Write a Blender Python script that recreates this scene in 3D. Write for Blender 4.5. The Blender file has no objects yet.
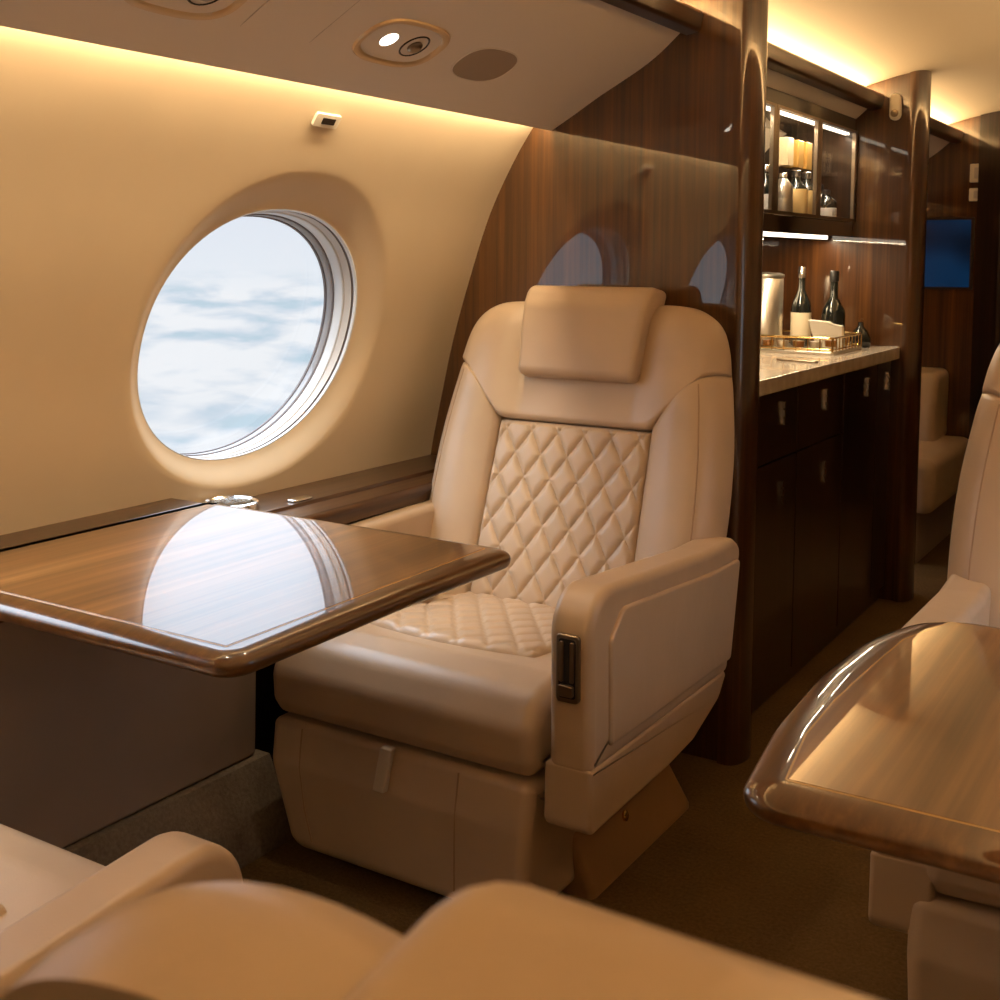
import bpy, bmesh, math, random
from mathutils import Vector, Matrix
random.seed(4)
PI = math.pi
C = bpy.context.scene.collection
CX = -0.70                      # cabin centre line; the left side is built and mirrored about it
YB = 2.58                       # forward bulkhead face
YD = 4.17                       # galley divider face
YF = 5.5                        # far bulkhead face
YA = -1.5                       # aft wall


# ------------------------------------------------------------------ materials
def mat(name):
    m = bpy.data.materials.new(name)
    m.use_nodes = True
    nt = m.node_tree
    return m, nt, nt.nodes['Principled BSDF']


def node(nt, kind, **kw):
    n = nt.nodes.new(kind)
    for k, v in kw.items():
        if k in n.inputs:
            n.inputs[k].default_value = v
        else:
            setattr(n, k, v)
    return n


def coords(nt, scale=(1, 1, 1), src='Object'):
    tc = node(nt, 'ShaderNodeTexCoord')
    mp = node(nt, 'ShaderNodeMapping')
    mp.inputs['Scale'].default_value = scale
    nt.links.new(tc.outputs[src], mp.inputs['Vector'])
    return mp.outputs['Vector']


def ramp(nt, fac, stops):
    r = node(nt, 'ShaderNodeValToRGB')
    e = r.color_ramp.elements
    while len(e) < len(stops):
        e.new(0.5)
    for el, (p, c) in zip(e, stops):
        el.position = p
        el.color = (*c, 1)
    nt.links.new(fac, r.inputs['Fac'])
    return r.outputs['Color']


def simple(name, col, rough=0.5, metal=0.0, bump=0.0, bscale=200, vary=0.0, vscale=6, spec=0.5, coat=0.0):
    m, nt, p = mat(name)
    p.inputs['Roughness'].default_value = rough
    p.inputs['Metallic'].default_value = metal
    p.inputs['Specular IOR Level'].default_value = spec
    p.inputs['Coat Weight'].default_value = coat
    p.inputs['Base Color'].default_value = (*col, 1)
    if vary:
        n = node(nt, 'ShaderNodeTexNoise', Scale=vscale, Detail=4.0)
        nt.links.new(coords(nt), n.inputs['Vector'])
        c = ramp(nt, n.outputs['Fac'], [(0.3, [x * (1 - vary) for x in col]), (0.7, [min(1, x * (1 + vary)) for x in col])])
        nt.links.new(c, p.inputs['Base Color'])
    if bump:
        n = node(nt, 'ShaderNodeTexNoise', Scale=bscale, Detail=3.0)
        nt.links.new(coords(nt), n.inputs['Vector'])
        b = node(nt, 'ShaderNodeBump', Strength=bump, Distance=0.002)
        nt.links.new(n.outputs['Fac'], b.inputs['Height'])
        nt.links.new(b.outputs['Normal'], p.inputs['Normal'])
    return m


def leather(name, col, rough=0.37):
    m, nt, p = mat(name)
    v = coords(nt)
    n1 = node(nt, 'ShaderNodeTexNoise', Scale=7.0, Detail=3.0)
    nt.links.new(v, n1.inputs['Vector'])
    c = ramp(nt, n1.outputs['Fac'], [(0.25, [x * 0.94 for x in col]), (0.75, [min(1, x * 1.05) for x in col])])
    nt.links.new(c, p.inputs['Base Color'])
    vo = node(nt, 'ShaderNodeTexVoronoi', Scale=420.0)
    nt.links.new(v, vo.inputs['Vector'])
    n2 = node(nt, 'ShaderNodeTexNoise', Scale=14.0, Detail=2.0)
    nt.links.new(v, n2.inputs['Vector'])
    b1 = node(nt, 'ShaderNodeBump', Strength=0.08, Distance=0.001)
    nt.links.new(vo.outputs['Distance'], b1.inputs['Height'])
    b2 = node(nt, 'ShaderNodeBump', Strength=0.12, Distance=0.012)
    nt.links.new(n2.outputs['Fac'], b2.inputs['Height'])
    nt.links.new(b1.outputs['Normal'], b2.inputs['Normal'])
    nt.links.new(b2.outputs['Normal'], p.inputs['Normal'])
    p.inputs['Roughness'].default_value = rough
    p.inputs['Specular IOR Level'].default_value = 0.55
    return m


def wood(name, stops, axis, rough=0.3, coat=1.0, coat_ior=1.6, coat_rough=0.02, freq=1.0, figure=0.35):
    """lacquered veneer, grain running along the given axis"""
    m, nt, p = mat(name)
    s1 = [55 * freq] * 3
    s1['XYZ'.index(axis)] = 1.1 * freq
    s2 = [7 * freq] * 3
    s2['XYZ'.index(axis)] = 0.7 * freq
    n1 = node(nt, 'ShaderNodeTexNoise', Scale=1.0, Detail=6.0, Roughness=0.62, Distortion=0.25)
    nt.links.new(coords(nt, s1), n1.inputs['Vector'])
    n2 = node(nt, 'ShaderNodeTexNoise', Scale=1.0, Detail=3.0, Distortion=1.2)
    nt.links.new(coords(nt, s2), n2.inputs['Vector'])
    mx = node(nt, 'ShaderNodeMix', data_type='FLOAT')
    mx.inputs[0].default_value = figure
    nt.links.new(n1.outputs['Fac'], mx.inputs[2])
    nt.links.new(n2.outputs['Fac'], mx.inputs[3])
    c = ramp(nt, mx.outputs[0], stops)
    nt.links.new(c, p.inputs['Base Color'])
    p.inputs['Roughness'].default_value = rough
    p.inputs['Coat Weight'].default_value = coat
    p.inputs['Coat IOR'].default_value = coat_ior
    p.inputs['Coat Roughness'].default_value = coat_rough
    p.inputs['Specular IOR Level'].default_value = 0.3
    return m


def emit(name, col, strength):
    m, nt, p = mat(name)
    p.inputs['Base Color'].default_value = (*col, 1)
    p.inputs['Emission Color'].default_value = (*col, 1)
    p.inputs['Emission Strength'].default_value = strength
    return m


def glass_mat(name, tint=(1, 1, 1), refl=0.06):
    m = bpy.data.materials.new(name)
    m.use_nodes = True
    nt = m.node_tree
    nt.nodes.remove(nt.nodes['Principled BSDF'])
    out = nt.nodes['Material Output']
    t = node(nt, 'ShaderNodeBsdfTransparent', Color=(*tint, 1))
    g = node(nt, 'ShaderNodeBsdfGlossy', Roughness=0.02)
    fr = node(nt, 'ShaderNodeFresnel', IOR=1.45)
    mx = node(nt, 'ShaderNodeMixShader')
    ge = node(nt, 'ShaderNodeNewGeometry')
    inv = node(nt, 'ShaderNodeMath', operation='SUBTRACT')
    inv.inputs[0].default_value = 1.0
    nt.links.new(ge.outputs['Backfacing'], inv.inputs[1])
    mu = node(nt, 'ShaderNodeMath', operation='MULTIPLY')
    nt.links.new(fr.outputs[0], mu.inputs[0])
    nt.links.new(inv.outputs[0], mu.inputs[1])
    nt.links.new(mu.outputs[0], mx.inputs[0])
    nt.links.new(t.outputs[0], mx.inputs[1])
    nt.links.new(g.outputs[0], mx.inputs[2])
    nt.links.new(mx.outputs[0], out.inputs['Surface'])
    return m


def carpet_mat(name, a, b):
    m, nt, p = mat(name)
    v = coords(nt)
    n = node(nt, 'ShaderNodeTexNoise', Scale=130.0, Detail=5.0, Roughness=0.7)
    nt.links.new(v, n.inputs['Vector'])
    n2 = node(nt, 'ShaderNodeTexNoise', Scale=5.0, Detail=3.0)
    nt.links.new(v, n2.inputs['Vector'])
    mx = node(nt, 'ShaderNodeMix', data_type='FLOAT')
    mx.inputs[0].default_value = 0.35
    nt.links.new(n.outputs['Fac'], mx.inputs[2])
    nt.links.new(n2.outputs['Fac'], mx.inputs[3])
    c = ramp(nt, mx.outputs[0], [(0.32, a), (0.68, b)])
    nt.links.new(c, p.inputs['Base Color'])
    bp = node(nt, 'ShaderNodeBump', Strength=0.6, Distance=0.006)
    nt.links.new(n.outputs['Fac'], bp.inputs['Height'])
    nt.links.new(bp.outputs['Normal'], p.inputs['Normal'])
    p.inputs['Roughness'].default_value = 0.95
    p.inputs['Specular IOR Level'].default_value = 0.1
    return m


LEA = leather('seat_leather', (0.50, 0.370, 0.255))
LEA_Q = leather('quilted_leather', (0.53, 0.398, 0.28), 0.38)
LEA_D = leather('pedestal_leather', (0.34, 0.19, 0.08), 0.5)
STRAP = simple('strap_fabric', (0.55, 0.46, 0.36), 0.7)
STITCH = simple('stitching', (0.36, 0.24, 0.15), 0.6)
WALLM = simple('sidewall_covering', (0.66, 0.53, 0.36), 0.7, bump=0.05, bscale=500, vary=0.02, spec=0.25)
PSUM = simple('overhead_covering', (0.72, 0.64, 0.555), 0.75, bump=0.05, bscale=400, spec=0.2)
CEILM = simple('headliner', (0.66, 0.52, 0.36), 0.75, bump=0.04, bscale=300, spec=0.2)
LOWM = simple('lower_sidewall_fabric', (0.32, 0.25, 0.21), 0.85, bump=0.2, bscale=700, vary=0.04, spec=0.15)
CARPET = carpet_mat('carpet', (0.080, 0.045, 0.016), (0.175, 0.106, 0.042))
KICKM = carpet_mat('kick_carpet', (0.13, 0.10, 0.075), (0.26, 0.205, 0.155))
WOODV = wood('bulkhead_veneer', [(0.28, (0.018, 0.006, 0.0015)), (0.46, (0.055, 0.019, 0.004)), (0.60, (0.105, 0.038, 0.007)), (0.74, (0.18, 0.075, 0.016))], 'Z', coat_ior=1.9, coat_rough=0.015)
WOODD = wood('galley_veneer', [(0.28, (0.005, 0.002, 0.001)), (0.5, (0.013, 0.005, 0.002)), (0.72, (0.035, 0.013, 0.005))], 'Z', coat_ior=1.45, coat_rough=0.03)
WOODP = wood('post_veneer', [(0.28, (0.018, 0.006, 0.002)), (0.5, (0.056, 0.019, 0.004)), (0.74, (0.14, 0.055, 0.012))], 'Z', coat_ior=1.7, coat_rough=0.03)
WOODL = wood('valance_veneer', [(0.28, (0.016, 0.006, 0.003)), (0.5, (0.045, 0.018, 0.007)), (0.74, (0.11, 0.05, 0.018))], 'Y', coat=0.4, coat_ior=1.4, coat_rough=0.15)
WOODY = wood('ledge_veneer', [(0.28, (0.014, 0.006, 0.003)), (0.5, (0.042, 0.017, 0.007)), (0.74, (0.11, 0.05, 0.018))], 'Y', coat=0.5, coat_ior=1.45, coat_rough=0.06)
WOODT = wood('table_veneer', [(0.30, (0.045, 0.018, 0.004)), (0.44, (0.11, 0.047, 0.012)), (0.55, (0.19, 0.088, 0.026)), (0.70, (0.33, 0.17, 0.058))], 'Y', coat_ior=1.62, coat_rough=0.008, freq=0.8, figure=0.5)
WOODE = wood('table_edge', [(0.28, (0.040, 0.015, 0.004)), (0.5, (0.095, 0.038, 0.010)), (0.74, (0.20, 0.09, 0.027))], 'Y', coat_ior=1.5, coat_rough=0.02)
INLAY = simple('inlay_line', (0.55, 0.34, 0.14), 0.25, coat=1.0)
CHROME = simple('polished_chrome', (0.80, 0.78, 0.74), 0.12, 1.0)
SATIN = simple('satin_bronze', (0.30, 0.235, 0.17), 0.3, 1.0)
DKMET = simple('dark_metal', (0.055, 0.042, 0.032), 0.35, 0.8)
GOLD = simple('gold', (0.72, 0.47, 0.16), 0.2, 1.0)
BLACK = simple('black_plastic', (0.012, 0.010, 0.009), 0.5)
VOID = simple('shade_black', (0.02, 0.014, 0.010), 0.9, spec=0.1)  # near-black, carries the shade of the wall recess; also on seat columns
CREAM = simple('cream_plastic', (0.72, 0.66, 0.55), 0.4)
RINGW = simple('white_window_ring', (0.60, 0.595, 0.58), 0.35)
RINGG = simple('grey_window_ring', (0.32, 0.31, 0.31), 0.45)
RINGD = simple('dark_gasket', (0.13, 0.10, 0.09), 0.6)
RINGB = simple('beige_window_ring', (0.46, 0.39, 0.32), 0.45)
GRILLE = simple('speaker_cloth', (0.33, 0.25, 0.19), 0.9, bump=0.5, bscale=900)
COUNTER = simple('stone_counter', (0.56, 0.47, 0.37), 0.18, vary=0.14, vscale=26, coat=0.4)
GLASS = glass_mat('clear_glass')
PANEM = glass_mat('window_glass', (0.97, 0.985, 1.0))
BOTTLE_D = simple('dark_bottle_glass', (0.010, 0.012, 0.010), 0.06, spec=0.8)
BOTTLE_A = simple('amber_bottle_glass', (0.20, 0.075, 0.012), 0.08, spec=0.7)
LABELC = simple('cream_label', (0.70, 0.60, 0.43), 0.6)
LABELG = simple('gold_label', (0.68, 0.47, 0.20), 0.4, 0.3)
LABELW = simple('grey_label', (0.52, 0.48, 0.45), 0.6)
FOIL = simple('silver_foil', (0.75, 0.73, 0.70), 0.25, 1.0)
SILVER = simple('brushed_silver', (0.70, 0.66, 0.58), 0.3, 1.0)
PAPER = simple('white_paper', (0.74, 0.68, 0.58), 0.8)
LED_W = emit('white_led', (1.0, 0.88, 0.70), 3.0)
LED_C = emit('warm_led', (1.0, 0.72, 0.36), 3.5)
LAMP = emit('lamp_lens', (1.0, 0.92, 0.78), 5.0)


def screen_mat():
    m, nt, p = mat('monitor_screen')
    g = node(nt, 'ShaderNodeTexNoise', Scale=3.0, Detail=1.0)
    nt.links.new(coords(nt), g.inputs['Vector'])
    c = ramp(nt, g.outputs['Fac'], [(0.42, (0.001, 0.006, 0.018)), (0.58, (0.004, 0.030, 0.085))])
    nt.links.new(c, p.inputs['Emission Color'])
    p.inputs['Emission Strength'].default_value = 0.6
    p.inputs['Base Color'].default_value = (0.004, 0.008, 0.016, 1)
    p.inputs['Roughness'].default_value = 0.15
    return m


SCREEN = screen_mat()


# ------------------------------------------------------------------ object helpers
def link(name, me, m, parent=None, weighted=False):
    o = bpy.data.objects.new(name, me)
    C.objects.link(o)
    if m is not None:
        me.materials.append(m)
    if parent is not None:
        o.parent = parent
    if weighted:
        md = o.modifiers.new('normals', 'WEIGHTED_NORMAL')
        md.weight = 80
        md.keep_sharp = True
    return o


def tag(o, label=None, cat=None, group=None, kind=None):
    if label:
        o['label'] = label
    if cat:
        o['category'] = cat
    if group:
        o['group'] = group
    if kind:
        o['kind'] = kind
    return o


def struct(o):
    o['kind'] = 'structure'
    return o


def empty(name, loc, label, cat, group=None, rz=0):
    o = bpy.data.objects.new(name, None)
    o.empty_display_size = 0.1
    C.objects.link(o)
    o.location = loc
    o.rotation_euler = (0, 0, rz)
    return tag(o, label, cat, group)


class MB:
    """collects verts and faces for one mesh"""
    def __init__(s):
        s.v = []
        s.f = []

    def add(s, vs, fs):
        b = len(s.v)
        s.v += [tuple(p) for p in vs]
        s.f += [tuple(b + i for i in f) for f in fs]
        return s

    def box(s, x0, x1, y0, y1, z0, z1):
        return s.add([(x, y, z) for x in (x0, x1) for y in (y0, y1) for z in (z0, z1)],
                     [(0, 1, 3, 2), (4, 6, 7, 5), (0, 4, 5, 1), (2, 3, 7, 6), (0, 2, 6, 4), (1, 5, 7, 3)])

    def sheet(s, fn, nu, nv, closed=False):
        vs = [fn(i / nu, j / nv) for i in range(nu + (0 if closed else 1)) for j in range(nv + 1)]
        n = nu if closed else nu + 1
        fs = []
        for i in range(nu):
            for j in range(nv):
                a = i * (nv + 1) + j
                b = ((i + 1) % n) * (nv + 1) + j
                fs.append((a, b, b + 1, a + 1))
        return s.add(vs, fs)

    def lathe(s, prof, c=(0, 0, 0), n=24):
        vs, fs = [], []
        for r, z in prof:
            for k in range(n):
                a = 2 * PI * k / n
                vs.append((c[0] + r * math.cos(a), c[1] + r * math.sin(a), c[2] + z))
        m = len(prof)
        for i in range(m - 1):
            for k in range(n):
                k2 = (k + 1) % n
                fs.append((i * n + k, i * n + k2, (i + 1) * n + k2, (i + 1) * n + k))
        fs.append(tuple(reversed(range(n))))
        fs.append(tuple((m - 1) * n + k for k in range(n)))
        return s.add(vs, fs)

    def tube(s, pts, r, n=8, closed=False):
        pts = [Vector(p) for p in pts]
        m = len(pts)
        vs, fs = [], []
        for i, p in enumerate(pts):
            if closed:
                d = pts[(i + 1) % m] - pts[i - 1]
            else:
                d = pts[min(i + 1, m - 1)] - pts[max(i - 1, 0)]
            d.normalize()
            up = Vector((0, 0, 1)) if abs(d.z) < 0.9 else Vector((1, 0, 0))
            a = d.cross(up).normalized()
            b = d.cross(a)
            for k in range(n):
                t = 2 * PI * k / n
                vs.append(p + a * (r * math.cos(t)) + b * (r * math.sin(t)))
        for i in range(m if closed else m - 1):
            j = (i + 1) % m
            for k in range(n):
                k2 = (k + 1) % n
                fs.append((i * n + k, i * n + k2, j * n + k2, j * n + k))
        if not closed:
            fs.append(tuple(range(n)))
            fs.append(tuple((m - 1) * n + k for k in reversed(range(n))))
        return s.add(vs, fs)

    def rprism(s, outline, d0, d1, r, mp, seg=4, wide=1.0):
        """closed outline (a,b) swept from d0 to d1 with rounded rims; mp(a,b,d)->xyz"""
        area = sum(outline[i - 1][0] * outline[i][1] - outline[i][0] * outline[i - 1][1] for i in range(len(outline)))
        if area < 0:
            outline = outline[::-1]
        secs = []
        for k in range(seg + 1):
            th = PI / 2 * (1 - k / seg)
            secs.append((d0 + r * (1 - math.sin(th)), r * (1 - math.cos(th))))
        for k in range(seg + 1):
            th = PI / 2 * k / seg
            secs.append((d1 - r * (1 - math.sin(th)), wide * r * (1 - math.cos(th))))
        n = len(outline)
        vs, fs = [], []
        for d, ins in secs:
            for a, b in offset(outline, ins):
                vs.append(mp(a, b, d))
        for i in range(len(secs) - 1):
            for k in range(n):
                k2 = (k + 1) % n
                fs.append((i * n + k, i * n + k2, (i + 1) * n + k2, (i + 1) * n + k))
        fs.append(tuple(reversed(range(n))))
        fs.append(tuple((len(secs) - 1) * n + k for k in range(n)))
        return s.add(vs, fs)

    def mesh(s, smooth=True, flat_angle=None):
        me = bpy.data.meshes.new('mesh')
        me.from_pydata(s.v, [], s.f)
        bm = bmesh.new()
        bm.from_mesh(me)
        bmesh.ops.remove_doubles(bm, verts=bm.verts, dist=1e-6)
        bmesh.ops.recalc_face_normals(bm, faces=bm.faces)
        bm.to_mesh(me)
        bm.free()
        if smooth:
            me.polygons.foreach_set('use_smooth', [True] * len(me.polygons))
            if flat_angle:
                me.set_sharp_from_angle(angle=math.radians(flat_angle))
        return me

    def build(s, name, m, parent=None, smooth=True, flat_angle=40, weighted=True):
        return link(name, s.mesh(smooth, flat_angle), m, parent, weighted)


def offset(outline, d):
    if d == 0:
        return outline
    n = len(outline)
    res = []
    for i in range(n):
        x0, y0 = outline[i - 1]
        x1, y1 = outline[i]
        x2, y2 = outline[(i + 1) % n]
        ax, ay = x1 - x0, y1 - y0
        bx, by = x2 - x1, y2 - y1
        la = math.hypot(ax, ay) or 1e-9
        lb = math.hypot(bx, by) or 1e-9
        n1 = (-ay / la, ax / la)
        n2 = (-by / lb, bx / lb)
        mx_, my_ = n1[0] + n2[0], n1[1] + n2[1]
        q = max(0.35, (mx_ * mx_ + my_ * my_) / 2)
        res.append((x1 + d * mx_ / q, y1 + d * my_ / q))
    return res


def rpoly(pts, rad, seg=6):
    """polygon with rounded corners; rad: one radius or one per corner"""
    n = len(pts)
    res = []
    for i in range(n):
        r = rad[i] if isinstance(rad, (list, tuple)) else rad
        p0, p1, p2 = (Vector(pts[i - 1]), Vector(pts[i]), Vector(pts[(i + 1) % n]))
        a = (p0 - p1)
        b = (p2 - p1)
        la, lb = a.length, b.length
        a.normalize()
        b.normalize()
        ang = a.angle(b)
        if r <= 0 or ang > PI - 0.02:
            res.append(tuple(p1))
            continue
        t = min(r / math.tan(ang / 2), la * 0.49, lb * 0.49)
        rr = t * math.tan(ang / 2)
        c = p1 + (a + b).normalized() * (rr / math.sin(ang / 2))
        s = p1 + a * t - c
        e = p1 + b * t - c
        a0 = math.atan2(s.y, s.x)
        da = math.atan2(e.y, e.x) - a0
        while da > PI:
            da -= 2 * PI
        while da < -PI:
            da += 2 * PI
        for k in range(seg + 1):
            t_ = a0 + da * k / seg
            res.append((c.x + rr * math.cos(t_), c.y + rr * math.sin(t_)))
    return res


def catmull(pts, n):
    """smooth curve through points"""
    P = [Vector(p) for p in pts]
    P = [P[0] * 2 - P[1]] + P + [P[-1] * 2 - P[-2]]
    res = []
    for i in range(1, len(P) - 2):
        for k in range(n):
            t = k / n
            res.append(0.5 * ((2 * P[i]) + (P[i + 1] - P[i - 1]) * t + (2 * P[i - 1] - 5 * P[i] + 4 * P[i + 1] - P[i + 2]) * t * t
                              + (3 * P[i] - P[i - 1] - 3 * P[i + 1] + P[i + 2]) * t ** 3))
    res.append(P[-2])
    return res


def XZ(y_map=lambda a, b, d: (a, d, b)):
    return y_map


mp_xzY = lambda a, b, d: (a, d, b)        # outline in X,Z swept along Y
mp_yzX = lambda a, b, d: (d, a, b)        # outline in Y,Z swept along X
mp_xyZ = lambda a, b, d: (a, b, d)        # outline in X,Y swept along Z


def mirror_mesh(vs):
    return [(2 * CX - x, y, z) for x, y, z in vs]


def side(mb, right):
    if right:
        mb.v = [(2 * CX - x, y, z) for x, y, z in mb.v]
    return mb


# ------------------------------------------------------------------ cabin cross-section (left side, from the photo)
def near(pts, k=0.985):
    """section points, pulled in to the bulkhead plane"""
    return [(x * k, 1.18 + (z - 1.18) * k) for x, z in pts]


WALLP = catmull(near([(-1.872, 0.63), (-1.858, 0.70), (-1.828, 0.83), (-1.795, 0.963), (-1.745, 1.12), (-1.681, 1.293), (-1.606, 1.432), (-1.540, 1.528)]), 12)
_L = [0.0]
for _a, _b in zip(WALLP, WALLP[1:]):
    _L.append(_L[-1] + (_b - _a).length)
SMAX = _L[-1]


def wallpt(s):
    s = max(0, min(SMAX, s))
    for i in range(len(_L) - 1):
        if s <= _L[i + 1]:
            t = (s - _L[i]) / (_L[i + 1] - _L[i])
            return WALLP[i].lerp(WALLP[i + 1], t)
    return WALLP[-1]


def wall_s(z):
    for i in range(len(_L) - 1):
        if WALLP[i].y <= z <= WALLP[i + 1].y:
            t = (z - WALLP[i].y) / (WALLP[i + 1].y - WALLP[i].y)
            return _L[i] + t * (_L[i + 1] - _L[i])
    return SMAX


SC = wall_s(1.012)                         # window centre height along the wall
WA, WB = 0.316, 0.281                      # window opening half sizes (along Y, along the wall)
s_n = wallpt(SC + 0.05) - wallpt(SC - 0.05)
WN = Vector((-s_n.y, s_n.x)).normalized()  # outboard normal at the window (x,z)
if WN.x > 0:
    WN = -WN
WT = Vector((s_n.x, s_n.y)).normalized()
WO = wallpt(SC)


def oval(a, ca, cb):
    e = 2 / 2.12
    c, s = math.cos(a), math.sin(a)
    return ca * math.copysign(abs(c) ** e, c), cb * math.copysign(abs(s) ** e, s)


def winpt(a, ca, cb, depth, yc, lift=0.0):
    """point on an oval lying in the window plane, depth metres outboard"""
    u, v = oval(a, ca, cb)
    p = WO + WT * (v + lift) + Vector((-1, -0.04)) * depth
    return (p.x, yc + u, p.y)


def wall_cell(mb, y0, y1, yc):
    N = 96
    rings = []
    outer = []
    for k in range(N):
        a = 2 * PI * k / N
        c, s = math.cos(a), math.sin(a)
        hy = (y1 - yc) if c > 0 else (yc - y0)
        hs = (SMAX - SC) if s > 0 else SC
        t = min(hy / abs(c) if abs(c) > 1e-6 else 1e9, hs / abs(s) if abs(s) > 1e-6 else 1e9)
        outer.append((yc + c * t, SC + s * t))
    flare = []
    for k in range(N):
        a = 2 * PI * k / N
        u, v = oval(a, WA + 0.055, WB + 0.055 + 0.035 * max(0, math.sin(a)))
        flare.append((yc + 0.01 + u, SC + v))
    for j in range(13):
        t = j / 12
        rings.append([(lambda y, s: (wallpt(s).x, y, wallpt(s).y))(o[0] * (1 - t) + f[0] * t, o[1] * (1 - t) + f[1] * t) for o, f in zip(outer, flare)])
    for j in range(1, 9):                  # scooped flare into the window plane
        t = j / 8
        r = []
        for k in range(N):
            a = 2 * PI * k / N
            pf = Vector(rings[12][k])
            pi_ = Vector(winpt(a, WA, WB, 0.030, yc))
            sm = t
            dep = t * t * (3 - 2 * t)
            q = pf.lerp(pi_, sm)
            lin = pf.lerp(pi_, dep)
            # in-plane position moves evenly, depth eases
            r.append((lin.x * 0.55 + q.x * 0.45, q.y, q.z))
        rings.append(r)
    vs, fs = [], []
    for r in rings:
        vs += r
    for j in range(len(rings) - 1):
        for k in range(N):
            k2 = (k + 1) % N
            fs.append((j * N + k, j * N + k2, (j + 1) * N + k2, (j + 1) * N + k))
    # corner fill of the rectangle
    mb.add(vs, fs)
    for sy, cy in ((1, y1), (-1, y0)):
        for ss, cs in ((1, SMAX), (-1, 0.0)):
            best = [k for k in range(N) if (math.cos(2 * PI * k / N) * sy > 0) and (math.sin(2 * PI * k / N) * ss > 0)]
            on_y = [k for k in best if abs(outer[k][0] - cy) < 1e-6]
            on_s = [k for k in best if abs(outer[k][1] - cs) < 1e-6 and k not in on_y]
            k1 = max(on_y, key=lambda k: abs(outer[k][1] - SC))
            k2 = max(on_s, key=lambda k: abs(outer[k][0] - yc))
            w = lambda y, s: (wallpt(s).x, y, wallpt(s).y)
            mb.add([w(*outer[k1]), w(cy, cs), w(*outer[k2])], [(0, 1, 2)])


def plain_wall(mb, y0, y1):
    mb.sheet(lambda u, v: (wallpt(SMAX * v).x, y0 + (y1 - y0) * u, wallpt(SMAX * v).y), 4, 60)


WINY = [1.868, 0.750, -0.370]


def window(idx, yc, right):
    root = bpy.data.objects.new('window_%d' % idx, None)
    C.objects.link(root)
    struct(root)

    def ring(name, m, profile):
        """profile: list of (inset, depth)"""
        N = 96
        vs, fs = [], []
        for ins, dep in profile:
            for k in range(N):
                vs.append(winpt(2 * PI * k / N, WA - ins, WB - ins, dep, yc))
        for j in range(len(profile) - 1):
            for k in range(N):
                k2 = (k + 1) % N
                fs.append((j * N + k, j * N + k2, (j + 1) * N + k2, (j + 1) * N + k))
        mb = side(MB().add(vs, fs), right)
        return mb.build(name, m, root, flat_angle=50, weighted=False)
    ring('inner_bezel', RINGW, [(-0.004, 0.034), (-0.001, 0.031), (0.002, 0.031), (0.003, 0.034), (0.003, 0.038)])
    ring('shade_slot', RINGD, [(0.003, 0.038), (0.000, 0.038), (0.000, 0.046), (0.002, 0.046)])
    ring('shade_track', RINGB, [(0.002, 0.045), (0.003, 0.045), (0.003, 0.066)])
    ring('window_frame', RINGW, [(0.003, 0.066), (0.005, 0.067), (0.006, 0.070), (0.006, 0.094)])
    ring('gasket', RINGD, [(0.006, 0.094), (0.008, 0.094), (0.008, 0.098)])
    ring('outer_frame', RINGG, [(0.008, 0.098), (0.009, 0.099), (0.009, 0.115)])
    ring('seal', RINGD, [(0.009, 0.115), (0.011, 0.115), (0.011, 0.121)])
    N = 64
    vs = [winpt(2 * PI * k / N, WA - 0.0105, WB - 0.0105, d, yc) for d in (0.117, 0.121) for k in range(N)]
    fs = [tuple(range(N)), tuple(N + k for k in reversed(range(N)))] + [(k, (k + 1) % N, N + (k + 1) % N, N + k) for k in range(N)]
    side(MB().add(vs, fs), right).build('pane', PANEM, root, weighted=False)
    if right and yc < 1.5:                 # unseen blinds, added to cut daylight in the lower cabin
        vs = [winpt(2 * PI * k / N, WA - 0.0035, WB - 0.0035, d, yc) for d in (0.058, 0.064) for k in range(N)]
        side(MB().add(vs, fs), right).build('added_blind', CREAM, root, weighted=False)


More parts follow.
